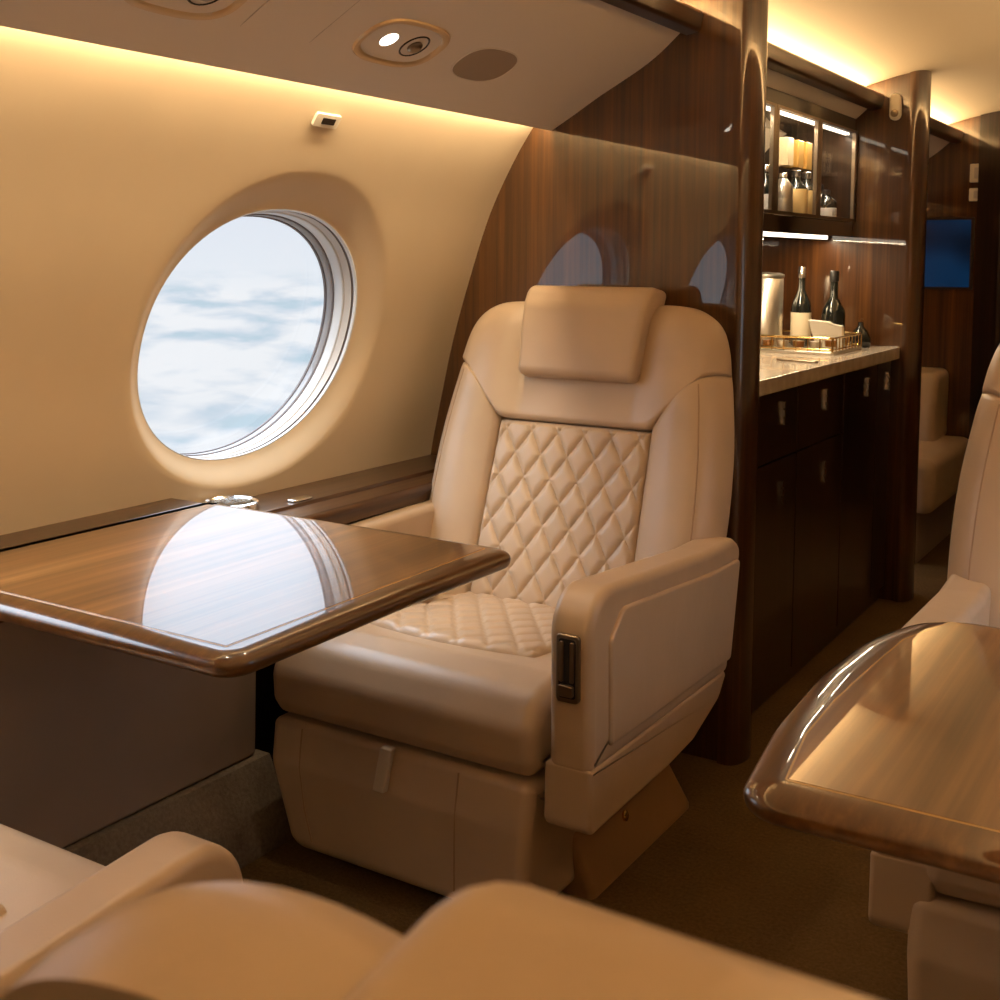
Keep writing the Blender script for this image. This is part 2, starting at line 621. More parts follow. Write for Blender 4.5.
# ------------------------------------------------------------------ shell
wi = 1
for right in (False, True):
    nm = 'right' if right else 'left'
    mb = MB()
    ys = [2.332, 1.309, 0.190, -0.93]
    for i in range(3):
        wall_cell(mb, ys[i + 1], ys[i], WINY[i])
    plain_wall(mb, YA, -0.93)
    plain_wall(mb, 2.332, YB if not right else YF)
    side(mb, right)
    struct(mb.build('wall_' + nm, WALLM, flat_angle=60, weighted=False))
    for y in WINY:
        window(wi, y, right)
        wi += 1
    if not right:
        mb = MB()
        plain_wall(mb, 4.30, YF)
        struct(mb.build('wall_left_far', WALLM, flat_angle=60, weighted=False))
    y1 = YF
    # ledge of dark veneer along the wall
    q_ = -0.14 if right else 0.0
    led = rpoly([(-1.90, 0.60), (-1.645 + q_, 0.60), (-1.638 + q_, 0.640), (-1.70 + q_, 0.648), (-1.705 + q_, 0.655), (-1.90, 0.655)], [0, 0.006, 0.014, 0.004, 0.004, 0])
    ye = YB if not right else YF
    struct(side(MB().rprism(led, YA, ye, 0.0005, mp_xzY), right).build('trim_ledge_' + nm, WOODY))
    stp = rpoly([(-1.86, 0.656), (-1.742, 0.656), (-1.742, 0.692), (-1.86, 0.692)], [0, 0.003, 0.006, 0])
    struct(side(MB().rprism(stp, YA, 1.668, 0.002, mp_xzY, 2), right).build('trim_ledge_step_' + nm, WOODY))
    # lower sidewall
    q_ = -0.14 if right else 0.0
    low = [(-1.90, 0.16), (-1.685 + q_, 0.16), (-1.675 + q_, 0.50), (-1.675 + q_, 0.60), (-1.90, 0.60)]
    yl = 1.75
    struct(side(MB().rprism(rpoly(low, [0, 0.01, 0, 0, 0]), YA, yl, 0.012, mp_xzY), right).build('wall_%s_lower' % nm, LOWM))
    struct(side(MB().box(-1.682 + q_, -1.672 + q_, YA, ye, 0.500, 0.599), right).build('trim_%s_lower' % nm, LOWM, smooth=False, weighted=False))
    kick = [(-1.90, 0.0), (-1.60 + q_, 0.0), (-1.60 + q_, 0.012), (-1.668 + q_, 0.16), (-1.90, 0.16)]
    struct(side(MB().rprism(kick, YA, yl + 0.02, 0.003, mp_xzY), right).build('baseboard_' + nm, KICKM, weighted=False))
    # recess behind the forward seat, its shade put into a near-black colour
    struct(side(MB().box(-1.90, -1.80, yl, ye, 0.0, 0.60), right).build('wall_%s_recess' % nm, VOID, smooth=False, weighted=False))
    # overhead panel
    for k, (ya, yb, cut) in enumerate(((YA, YB, None), (2.70, YD, -1.225), (4.30, YF, None)) if not right else ((YA, YF, None),)):
        pts = catmull(near([(-1.498, 1.500), (-1.43, 1.538), (-1.364, 1.576), (-1.231, 1.648), (-1.138, 1.722)]), 8)
        low_ = [tuple(p) for p in pts if cut is None or p.x > cut]
        up = [(x + 0.012, z + 0.022) if i else (x + 0.008, z + 0.024) for i, (x, z) in enumerate(low_)][::-1]
        o = side(MB().rprism(low_ + up, ya, yb, 0.0004, mp_xzY, 1), right).build('trim_overhead_%s%s' % (nm, ['', '_galley', '_far'][k]), PSUM, flat_angle=60)
        struct(o)
        val = rpoly([(-1.125, 1.693), (-1.088, 1.700), (-1.080, 1.740), (-1.090, 1.748), (-1.125, 1.744)], [0.004, 0.012, 0.008, 0.005, 0.004])
        struct(side(MB().rprism(val, ya, yb, 0.0004, mp_xzY, 1), right).build('trim_valance_%s%s' % (nm, ['', '_galley', '_far'][k]), WOODL))
        # lit strips of the coves (light-emitting diodes)
        o = side(MB().box(-1.162, -1.140, ya + 0.01, yb - 0.01, 1.724, 1.731), right).build('trim_cove_strip_%s%s' % (nm, ['', '_galley', '_far'][k]), RINGW, smooth=False, weighted=False)
        struct(o)
    # cap from the wall top round to the ceiling
    cap = catmull(near([(-1.545, 1.520), (-1.522, 1.562), (-1.47, 1.612), (-1.36, 1.68), (-1.265, 1.76)]), 6)
    mb = MB()
    mb.sheet(lambda u, v: (cap[min(len(cap) - 1, int(round(v * (len(cap) - 1))))].x, YA + (YF - YA) * u, cap[min(len(cap) - 1, int(round(v * (len(cap) - 1))))].y), 1, len(cap) - 1)
    struct(side(mb, right).build('trim_cove_' + nm, CEILM, weighted=False))

cp = catmull([(-1.27, 1.735), (-1.19, 1.762), (-1.11, 1.787), (-1.02, 1.808), (-0.90, 1.826), (-0.70, 1.838)], 8)
cp = cp + [Vector((2 * CX - p.x, p.y)) for p in cp[-2::-1]]
mb = MB()
mb.sheet(lambda u, v: (cp[int(round(v * (len(cp) - 1)))].x, YA + (6.7 - YA) * u, cp[int(round(v * (len(cp) - 1)))].y), 1, len(cp) - 1)
struct(mb.build('ceiling', CEILM, weighted=False))
struct(MB().box(-1.95, 0.55, YA, 6.7, -0.05, 0.0).build('floor', CARPET, smooth=False, weighted=False))
struct(MB().box(-1.95, 0.55, YA - 0.06, YA, 0.0, 1.95).build('wall_aft', WOODV, smooth=False, weighted=False))


def nose(mb, x_out, x_in, y0, y1, z0, z1):
    """panel ending in a rounded nose at the aisle"""
    r = (y1 - y0) / 2
    out = [(x_out, y0), (x_in - r * 0.55, y0)]
    for k in range(1, 12):
        a = -PI / 2 + PI * k / 12
        out.append((x_in - r * 0.55 + r * 0.55 * math.cos(a), (y0 + y1) / 2 + r * math.sin(a)))
    out += [(x_in - r * 0.55, y1), (x_out, y1)]
    return mb.rprism(out, z0, z1, 0.0004, mp_xyZ, 1)


# forward bulkhead with its rounded post at the aisle
struct(MB().box(-1.95, -1.006, YB, YB + 0.11, 0.0, 1.90).build('wall_forward', WOODV, smooth=False, weighted=False))
struct(nose(MB(), -1.006, -0.952, YB - 0.012, YB + 0.112, 0.0, 1.90).build('trim_post', WOODP, flat_angle=50))
# galley divider
struct(MB().box(-1.95, -0.995, YD, YD + 0.13, 0.0, 1.90).build('wall_galley', WOODP, smooth=False, weighted=False))
struct(nose(MB(), -0.995, -0.944, YD - 0.01, YD + 0.132, 0.0, 1.90).build('trim_post_galley', WOODP, flat_angle=50))
# far bulkhead
struct(MB().box(-1.95, -1.01, YF, YF + 0.12, 0.0, 1.95).build('wall_far', WOODV, smooth=False, weighted=False))
struct(nose(MB(), -1.01, -0.88, YF - 0.02, YF + 0.125, 0.0, 1.95).build('trim_post_far', WOODD, flat_angle=50))
struct(MB().box(-0.45, 0.55, YF, YF + 0.12, 0.0, 1.95).build('wall_far_right', WOODV, smooth=False, weighted=False))
struct(MB().box(-1.2, -0.2, 6.6, 6.7, 0.0, 1.95).build('wall_end', WOODD, smooth=False, weighted=False))
struct(MB().box(-1.2, -1.1, YF + 0.12, 6.6, 0.0, 1.95).box(-0.30, -0.20, YF + 0.12, 6.6, 0.0, 1.95).build('wall_corridor', WOODD, smooth=False, weighted=False))
# galley back wall
struct(MB().box(-1.95, -1.60, YB + 0.11, YD, 0.0, 1.90).build('wall_galley_back', WOODV, smooth=False, weighted=False))

# ------------------------------------------------------------------ ceiling and wall fittings
def psu_frame(y, x, roll=0.0):
    """matrix on the overhead panel surface: local x along Y, local y up the slope, local z into the cabin"""
    pts = catmull(near([(-1.498, 1.500), (-1.43, 1.538), (-1.364, 1.576), (-1.231, 1.648), (-1.138, 1.722)]), 8)
    for a, b in zip(pts, pts[1:]):
        if a.x <= x <= b.x:
            t = (x - a.x) / (b.x - a.x)
            p = a.lerp(b, t)
            d = (b - a).normalized()
            break
    ex = Vector((0, 1, 0))
    ey = Vector((d.x, 0, d.y))
    ez = ex.cross(ey)
    if ez.z > 0:
        ez = -ez
    M = Matrix(((ex.x, ey.x, ez.x, p.x), (ex.y, ey.y, ez.y, y), (ex.z, ey.z, ez.z, p.y), (0, 0, 0, 1)))
    return M


def xform(mb, M):
    mb.v = [tuple(M @ Vector(p)) for p in mb.v]
    return mb


def reading_light(yc, label):
    M = psu_frame(yc, -1.338)
    root = empty('reading_light', M.translation, label, 'reading light', 'reading lights in the overhead panel')
    M2 = M @ Matrix.Scale(1.1, 4)
    M2.translation = (0, 0, 0)
    # bezel: oval lip with a dished bowl
    def ov(rx, ry, n=40):
        return [(rx * math.copysign(abs(math.cos(a)) ** 0.72, math.cos(a)), ry * math.copysign(abs(math.sin(a)) ** 0.72, math.sin(a))) for a in [2 * PI * k / n for k in range(n)]]
    prof = [(0.103, 0.060, 0.0), (0.101, 0.058, 0.004), (0.094, 0.051, 0.0045), (0.090, 0.047, 0.002), (0.080, 0.038, -0.010), (0.066, 0.030, -0.016)]
    vs, fs = [], []
    for rx, ry, z in prof:
        vs += [(a, b, z) for a, b in ov(rx, ry)]
    n = 40
    for j in range(len(prof) - 1):
        for k in range(n):
            fs.append((j * n + k, j * n + (k + 1) % n, (j + 1) * n + (k + 1) % n, (j + 1) * n + k))
    fs.append(tuple((len(prof) - 1) * n + k for k in range(n)))
    xform(MB().add(vs, fs), M2).build('bezel', BEZ, root, flat_angle=50, weighted=False)
    hs = xform(MB().lathe([(0.031, -0.016), (0.031, -0.004), (0.028, -0.001), (0.024, -0.004), (0.024, -0.010)], (-0.036, 0.0, 0), 28), M2).build('lamp_housing', DKMET, root)
    xform(MB().lathe([(0.024, -0.010), (0.024, -0.003), (0.015, 0.001)], (-0.036, 0.0, 0), 24), M2).build('lens', LAMP, hs)
    noz = xform(MB().lathe([(0.032, -0.016), (0.032, -0.002), (0.027, 0.002), (0.022, -0.004)], (0.034, 0.0, 0), 28), M2).build('air_nozzle', DKMET, root)
    xform(MB().lathe([(0.013, -0.006), (0.014, 0.004), (0.010, 0.008), (0.004, 0.009)], (0.034, 0.0, 0), 18), M2).build('nozzle_knob', SATIN, noz)
    return root


BEZ = simple('lamp_bezel', (0.62, 0.47, 0.30), 0.3, 0.55)
reading_light(1.785, 'oval reading light with glowing lens and air nozzle left of the oval speaker')
reading_light(1.265, 'oval reading light cut off by the top edge of the photo')
# the second pair above the aft seat is out of frame and left out

M = psu_frame(2.065, -1.338)
M0 = M.copy(); M0.translation = (0, 0, 0)
sp = empty('ceiling_speaker', M.translation, 'flat oval speaker grille in the overhead panel near the wooden bulkhead', 'speaker')
ovp = [(0.088 * math.copysign(abs(math.cos(a)) ** 0.8, math.cos(a)), 0.052 * math.copysign(abs(math.sin(a)) ** 0.8, math.sin(a))) for a in [2 * PI * k / 40 for k in range(40)]]
xform(MB().rprism(ovp, -0.004, 0.002, 0.0015, mp_xyZ, 2), M0).build('grille', GRILLE, sp)
xform(MB().tube([(a * 1.02, b * 1.02, 0.0012) for a, b in ovp], 0.0014, 6, True), M0).build('rim', PSUM, sp)

M = psu_frame(1.50, -1.335)
M0 = M.copy(); M0.translation = (0, 0, 0)
ap = empty('oxygen_mask_door', M.translation, 'faintly outlined rectangular flush door in the overhead panel', 'panel door')
rc = rpoly([(-0.082, -0.06), (0.082, -0.06), (0.082, 0.075), (-0.082, 0.075)], 0.008)
xform(MB().rprism(rc, -0.006, 0.0012, 0.001, mp_xyZ, 2), M0).build('door_panel', PSUM, ap)
xform(MB().tube([(a * 1.012, b * 1.012, 0.0002) for a, b in rc], 0.0012, 6, True), M0).build('gap', RINGB, ap)

# charging socket in the sidewall
s0 = wall_s(1.452)
pw = wallpt(s0)
d = (wallpt(s0 + 0.02) - wallpt(s0 - 0.02)).normalized()
ex, ey = Vector((0, 1, 0)), Vector((d.x, 0, d.y))
ez = -ex.cross(ey) if ex.cross(ey).x < 0 else ex.cross(ey)
M0 = Matrix(((ex.x, ey.x, ez.x, 0), (ex.y, ey.y, ez.y, 0), (ex.z, ey.z, ez.z, 0), (0, 0, 0, 1)))
us = empty('wall_socket', (pw.x, 1.838, pw.y), 'small cream socket plate on the sidewall above the window', 'socket')
xform(MB().rprism(rpoly([(-0.037, -0.015), (0.037, -0.015), (0.037, 0.015), (-0.037, 0.015)], 0.006), -0.002, 0.006, 0.002, mp_xyZ), M0).build('plate', CREAM, us)
xform(MB().rprism(rpoly([(-0.016, -0.007), (0.022, -0.007), (0.022, 0.007), (-0.016, 0.007)], 0.002), 0.002, 0.0072, 0.001, mp_xyZ), M0).build('port', DKMET, us)

# ceiling slots
for k, (x, y) in enumerate(((-0.63, 2.93), (-0.50, 2.80))):
    o = MB().rprism(rpoly([(-0.006, -0.05), (0.006, -0.05), (0.006, 0.05), (-0.006, 0.05)], 0.004), -0.004, 0.004, 0.001, mp_xyZ).build('ceiling_slot', DKMET)
    o.location = (x, y, 1.836)
    tag(o, ['small dark slot in the cream ceiling, the left of two', 'small dark slot in the cream ceiling, the right of two'][k], 'slot', 'slots in the ceiling')

# chrome cup holder let into the ledge
ch = empty('cup_holder', (-1.768, 1.765, 0.655), 'chrome rimmed cup holder in the wooden ledge behind the table', 'cup holder')
MB().lathe([(0.047, -0.001), (0.058, 0.0), (0.060, 0.008), (0.058, 0.020), (0.053, 0.022), (0.049, 0.018), (0.048, 0.003)], (0, 0, 0), 36).build('rim', CHROME, ch)
MB().lathe([(0.048, 0.001), (0.048, 0.003), (0.01, 0.0032)], (0, 0, 0), 36).build('well', DKMET, ch)
cl = MB().rprism(rpoly([(-0.014, -0.03), (0.014, -0.03), (0.014, 0.03), (-0.014, 0.03)], 0.008), 0, 0.006, 0.003, mp_xyZ).build('ledge_latch', CHROME)
cl.location = (-1.725, 1.93, 0.6545)
tag(cl, 'small chrome latch plate on the ledge beside the cup holder', 'latch')

# ------------------------------------------------------------------ club seats
ANG = math.radians(17.6)
ST, CT = math.sin(ANG), math.cos(ANG)
HINGE = Vector((0, 0.25, 0.39))


def bk(s, t, n):
    """backrest frame (relative to the hinge)"""
    return (s, t * ST - n * CT, t * CT + n * ST)


def quilt_h(a, b, pa, pb, amp):
    p = a / pa + b / pb
    q = a / pa - b / pb
    m = min(abs(p - round(p)), abs(q - round(q)))
    x = min(1, m / 0.30)
    return amp * (1 - (1 - x) ** 2) ** 0.62


def edge(d, r, drop):
    if d >= r:
        return 0.0
    x = max(0, d / r)
    return drop * (1 - math.sqrt(max(0, 1 - (1 - x) ** 2)))


def pillow(fn, nfn, nu, nv, r, drop, n_back, mp, cluster=True):
    """padded patch. fn(u,v)->(s,t); nfn(u,v,s,t)->height; r,drop: (u0,u1,v0,v1) edge rounding"""
    par = (lambda x: 0.5 * x + 0.5 * (0.5 - 0.5 * math.cos(PI * x))) if cluster else (lambda x: x)
    vs, fs = [], []
    grid = []
    for i in range(nu + 1):
        row = []
        u = par(i / nu)
        for j in range(nv + 1):
            v = par(j / nv)
            s, t = fn(u, v)
            a0, a1 = fn(0, v), fn(1, v)
            b0, b1 = fn(u, 0), fn(u, 1)
            W = math.hypot(a1[0] - a0[0], a1[1] - a0[1])
            L = math.hypot(b1[0] - b0[0], b1[1] - b0[1])
            n = nfn(u, v, s, t)
            n -= edge(u * W, r[0], drop[0]) + edge((1 - u) * W, r[1], drop[1]) + edge(v * L, r[2], drop[2]) + edge((1 - v) * L, r[3], drop[3])
            row.append(len(vs))
            vs.append(mp(s, t, max(n, n_back + 0.001)))
        grid.append(row)
    for i in range(nu):
        for j in range(nv):
            fs.append((grid[i][j], grid[i + 1][j], grid[i + 1][j + 1], grid[i][j + 1]))
    loop = [(i, 0) for i in range(nu)] + [(nu, j) for j in range(nv)] + [(i, nv) for i in range(nu, 0, -1)] + [(0, j) for j in range(nv, 0, -1)]
    base = len(vs)
    for i, j in loop:
        s, t = fn(par(i / nu), par(j / nv))
        vs.append(mp(s, t, n_back))
    m = len(loop)
    for k in range(m):
        k2 = (k + 1) % m
        a, b = grid[loop[k][0]][loop[k][1]], grid[loop[k2][0]][loop[k2][1]]
        fs.append((b, a, base + k, base + k2))
    fs.append(tuple(base + k for k in range(m)))
    return MB().add(vs, fs)


def lerp(a, b, t):
    return (a[0] + (b[0] - a[0]) * t, a[1] + (b[1] - a[1]) * t)


def polycurve(pts, t):
    """arc-length point on polyline"""
    L = [math.dist(a, b) for a, b in zip(pts, pts[1:])]
    tot = sum(L)
    d = t * tot
    for (a, b), l in zip(zip(pts, pts[1:]), L):
        if d <= l + 1e-12:
            return lerp(a, b, d / l)
        d -= l
    return pts[-1]


OUT = [tuple(p) for p in catmull([(0.360, -0.03), (0.374, 0.10), (0.381, 0.25), (0.374, 0.40), (0.355, 0.53), (0.345, 0.575)], 6)]
TOPC = [tuple(p) for p in catmull([(0.345, 0.575), (0.333, 0.632), (0.311, 0.682), (0.270, 0.714), (0.21, 0.728), (0.10, 0.734), (0.0, 0.735)], 6)]
TOPC = TOPC + [(-a, b) for a, b in TOPC[-2::-1]]
BOTC = [(0.345, 0.575), (0.305, 0.556), (0.195, 0.434), (-0.195, 0.434), (-0.305, 0.556), (-0.345, 0.575)]
BOTC = rpoly(BOTC, [0, 0.03, 0.03, 0.03, 0.03, 0], 5)[0:]
def bol_n(u):
    return 0.002 + 0.040 * math.sin(PI * min(1, 0.08 + u * 0.80)) ** 0.9


def m_bolseam(sg):
    pts = []
    for k in range(16):
        v = 0.02 + 0.96 * k / 15
        inn = polycurve([(0.203, -0.03), (0.199, 0.20), (0.197, 0.434)], v)
        out = polycurve(OUT, v)
        u = 0.76 - 0.06 * v
        p = lerp(inn, out, u)
        W = math.dist(inn, out)
        pts.append(bk(sg * p[0], p[1] + 0.018 * v ** 3, bol_n(u) - edge((1 - u) * W, 0.085, 0.075) + 0.0002))
    return MB().tube(pts, 0.0016, 6)


MESH = {}


def seat_mesh(key, mirror, maker):
    k = (key, mirror)
    if k not in MESH:
        mb = maker()
        if mirror:
            mb.v = [(-x, y, z) for x, y, z in mb.v]
        MESH[k] = mb.mesh(True, 45)
    return MESH[k]


def m_quilt():
    f = lambda u, v: ((-0.197 + 0.394 * u) * (1 + 0.03 * (1 - v)), -0.03 + 0.462 * v)
    def h(u, v, s, t):
        fade = min(1, min(u, 1 - u) / 0.03, min(v, 1 - v) / 0.025)
        return 0.004 + 0.010 * math.sin(PI * v) * 0.5 + quilt_h(s, t - 0.03, 0.069, 0.108, 0.0100) * max(0, fade)
    return pillow(f, h, 120, 140, (0.012,) * 4, (0.010,) * 4, -0.05, bk, False)


def m_bolster(sg):
    def f(u, v):
        inn = polycurve([(0.203, -0.03), (0.199, 0.20), (0.197, 0.434)], v)
        out = polycurve(OUT, v)
        p = lerp(inn, out, u)
        # the top edge follows the slanted seam
        return (sg * p[0], p[1]) if v < 1 else (sg * lerp((0.197, 0.434), (0.345, 0.575), u)[0], lerp((0.197, 0.434), (0.345, 0.575), u)[1] + 0.028 * math.sin(PI * min(1, u * 1.0)))
    def f2(u, v):
        a = f(u, 0)
        tt = f(u, 1)
        base = f(u, v)
        w = v ** 3
        top = (tt[0], tt[1])
        return (base[0], base[1] + w * (top[1] - f_raw(u)[1])) if v < 1 else top
    def f_raw(u):
        p = lerp((0.197, 0.434), OUT[-1], u)
        return (sg * p[0], p[1])
    def h(u, v, s, t):
        return 0.002 + 0.040 * math.sin(PI * min(1, 0.08 + u * 0.80)) ** 0.9
    return pillow(f2, h, 34, 40, (0.016, 0.085, 0.02, 0.012), (0.014, 0.075, 0.02, 0.012), -0.045, bk)


def m_yoke():
    def f(u, v):
        b = polycurve(BOTC, u)
        t = polycurve(TOPC, u)
        return lerp(b, t, v)
    def h(u, v, s, t):
        e = max(0, abs(s) - 0.15) / 0.22
        return 0.016 + 0.020 * math.sin(PI * min(1, e)) - 0.012 * math.exp(-((s / 0.16) ** 4)) * math.sin(PI * v)
    return pillow(f, h, 90, 30, (0.01, 0.01, 0.014, 0.075), (0.004, 0.004, 0.012, 0.062), -0.045, bk)


def m_headrest():
    o = rpoly([(0.534, -0.004), (0.534, 0.046), (0.70, 0.054), (0.754, 0.034), (0.766, -0.05), (0.70, -0.05), (0.69, -0.004)],
              [0.004, 0.020, 0.06, 0.045, 0.015, 0.01, 0.01], 8)
    mb = MB()
    mb.rprism(o, -0.150, 0.150, 0.013, lambda a, b, d: (d, a, b), 5)
    mb.v = [bk(s * (1 + 0.10 * max(0, t - 0.60) / 0.16), t + 0.004 * math.cos(s * 9), n + 0.006 * math.cos(s * 8.5)) for s, t, n in mb.v]
    return mb


def m_shell():
    o = [(a, b) for a, b in OUT] + [(a, b) for a, b in TOPC] + [(-a, b) for a, b in OUT[::-1]]
    oo = []
    for p in o:
        if not oo or math.dist(p, oo[-1]) > 1e-4:
            oo.append(p)
    mb = MB().rprism([(a * 0.965, b * 0.990 - 0.004) for a, b in oo], -0.100, -0.02, 0.045, lambda a, b, d: bk(a, b, d), 5)
    return mb


def m_cushion():
    o = rpoly([(-0.29, 0.288), (-0.308, 0.315), (-0.312, 0.375), (-0.275, 0.432), (-0.20, 0.446), (-0.10, 0.436), (0.235, 0.405), (0.235, 0.288)],
              [0.012, 0.02, 0.05, 0.06, 0.06, 0.05, 0.01, 0.01], 6)
    mb = MB().rprism(o, -0.303, 0.303, 0.03, mp_yzX, 6)
    # slightly bowed front
    mb.v = [(x, y - (0.006 * (1 - (x / 0.303) ** 2) if y < -0.2 else 0), z) for x, y, z in mb.v]
    return mb


def m_seatquilt():
    f = lambda u, v: (-0.205 + 0.41 * u, -0.135 + 0.385 * v - 0.03 * math.sin(PI * u) * (1 - v))
    def h(u, v, s, t):
        fade = min(1, min(u, 1 - u) / 0.04, min(v, 1 - v) / 0.04)
        z = 0.446 - (t + 0.135) * 0.095
        return z + quilt_h(s, t, 0.069, 0.095, 0.0085) * max(0, fade)
    return pillow(f, h, 84, 78, (0.018,) * 4, (0.014,) * 4, 0.385, lambda s, t, n: (s, t, n), False)


def m_legrest():
    o = rpoly([(-0.285, 0.020), (-0.322, 0.045), (-0.322, 0.20), (-0.306, 0.281), (0.12, 0.281), (0.12, 0.020)], [0.02, 0.03, 0.06, 0.018, 0.004, 0.004], 6)
    mb = MB().rprism(o, -0.298, 0.300, 0.024, mp_yzX, 5)
    def tp(x, z):
        k = max(0, (0.27 - z) / 0.25)
        return x + (0.075 * k ** 2.2 if x < -0.05 else (-0.012 * k ** 2 if x > 0.05 else 0)) * min(1, abs(x) / 0.25)
    mb.v = [(tp(x, z), y, z) for x, y, z in mb.v]
    return mb


def m_legseam(xs):
    mb = MB()
    if True:
        pts = [(xs + (0.05 * max(0, (0.27 - z) / 0.25) ** 2.2 if xs < 0 else 0), y - 0.0004, z) for y, z in ((-0.3085, 0.272), (-0.314, 0.24), (-0.3205, 0.20), (-0.322, 0.12), (-0.322, 0.06))]
        mb.tube(pts, 0.0016, 6)
    return mb


def m_tab():
    mb = MB()
    o = rpoly([(-0.013, 0.205), (0.013, 0.205), (0.013, 0.288), (-0.013, 0.288)], 0.004)
    mb.rprism(o, -0.333, -0.318, 0.003, lambda a, b, d: (a + (0.288 - b) * -0.14, d - 0.010 * math.sin(min(1, (0.288 - b) / 0.083) * PI) + max(0, (b - 0.25)) * 0.25, b), 3)
    return mb


ARM_O = rpoly([(-0.300, 0.322), (-0.304, 0.585), (-0.255, 0.632), (0.20, 0.598), (0.345, 0.598), (0.384, 0.575), (0.318, 0.318)],
              [0.012, 0.075, 0.09, 0.15, 0.03, 0.03, 0.02], 10)
SKIRT_O = rpoly([(-0.300, 0.331), (-0.303, 0.215), (0.02, 0.222), (0.14, 0.232), (0.27, 0.275), (0.318, 0.327)], [0.006, 0.022, 0.1, 0.08, 0.05, 0.01], 6)
PANEL_O = rpoly([(-0.235, 0.352), (-0.240, 0.540), (-0.190, 0.585), (0.20, 0.556), (0.362, 0.552), (0.318, 0.347)], [0.008, 0.03, 0.03, 0.1, 0.01, 0.012], 6)


def m_arm(x0=0.326, x1=0.408):
    return MB().rprism(ARM_O, x0, x1, 0.017, mp_yzX, 6)


def m_armpanel():
    return MB().rprism(PANEL_O, 0.398, 0.4145, 0.006, mp_yzX, 4)


def m_skirt():
    return MB().rprism(SKIRT_O, 0.318, 0.4085, 0.009, mp_yzX, 5)


def m_armseam():
    return MB().tube([(0.4090, y, z) for y, z in offset(PANEL_O, -0.004)], 0.0015, 6, True)


def m_latch():
    o = rpoly([(0.345, 0.444), (0.389, 0.444), (0.389, 0.560), (0.345, 0.560)], 0.008)
    mb = MB()
    mb.rprism(o, -0.310, -0.296, 0.003, lambda a, b, d: (a, d, b), 3)
    return mb


def m_latch_well():
    o = rpoly([(0.351, 0.452), (0.383, 0.452), (0.383, 0.553), (0.351, 0.553)], 0.005)
    return MB().rprism(o, -0.3108, -0.300, 0.0008, lambda a, b, d: (a, d, b), 2)


def m_latch_lever():
    mb = MB()
    mb.rprism(rpoly([(0.353, 0.456), (0.381, 0.456), (0.381, 0.476), (0.353, 0.476)], 0.004), -0.317, -0.308, 0.002, lambda a, b, d: (a, d, b), 2)
    mb.rprism(rpoly([(0.353, 0.480), (0.361, 0.480), (0.361, 0.549), (0.353, 0.549)], 0.003), -0.314, -0.308, 0.001, lambda a, b, d: (a, d, b), 2)
    mb.rprism(rpoly([(0.373, 0.480), (0.381, 0.480), (0.381, 0.549), (0.373, 0.549)], 0.003), -0.314, -0.308, 0.001, lambda a, b, d: (a, d, b), 2)
    return mb


WARM_O = rpoly([(-0.10, 0.30), (-0.10, 0.595), (0.20, 0.600), (0.345, 0.600), (0.384, 0.575), (0.318, 0.30)], [0.02, 0.03, 0.15, 0.03, 0.03, 0.02], 8)


def m_warm():
    return MB().rprism(WARM_O, -0.372, -0.313, 0.018, mp_yzX, 5)


def m_pedestal():
    mb = MB()
    lo = [(-0.325, -0.125), (0.325, -0.125), (0.325, 0.33), (-0.325, 0.33)]
    hi = [(-0.285, -0.165), (0.285, -0.165), (0.285, 0.25), (-0.285, 0.25)]
    lo = rpoly(lo, 0.015, 4)
    hi = rpoly(hi, 0.015, 4)
    n = len(lo)
    vs = [(x, y, 0.0) for x, y in lo] + [(x, y, 0.012) for x, y in lo] + [(x, y, 0.165) for x, y in hi] + [(x * 0.97, y * 0.97, 0.17) for x, y in hi]
    fs = [(j * n + k, j * n + (k + 1) % n, (j + 1) * n + (k + 1) % n, (j + 1) * n + k) for j in range(3) for k in range(n)]
    fs += [tuple(range(n)), tuple(3 * n + k for k in range(n))]
    return mb.add(vs, fs)


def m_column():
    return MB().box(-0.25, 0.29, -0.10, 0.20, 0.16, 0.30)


def m_screw():
    return MB().lathe([(0.0105, -0.002), (0.0105, 0.002), (0.007, 0.004), (0.003, 0.0042)], (0, 0, 0), 14)


def m_belt():
    mb = MB()
    mb.tube([(-0.265, 0.205, 0.41), (-0.25, 0.16, 0.437), (-0.22, 0.10, 0.443), (-0.20, 0.05, 0.447)], 0.010, 8)
    mb.v = [(x, y, 0.43 + (z - 0.43) * 0.7) for x, y, z in mb.v]
    return mb


def m_buckle():
    return MB().rprism(rpoly([(-0.235, 0.085), (-0.185, 0.075), (-0.175, 0.125), (-0.225, 0.14)], 0.008), 0.444, 0.462, 0.005, mp_xyZ, 3)


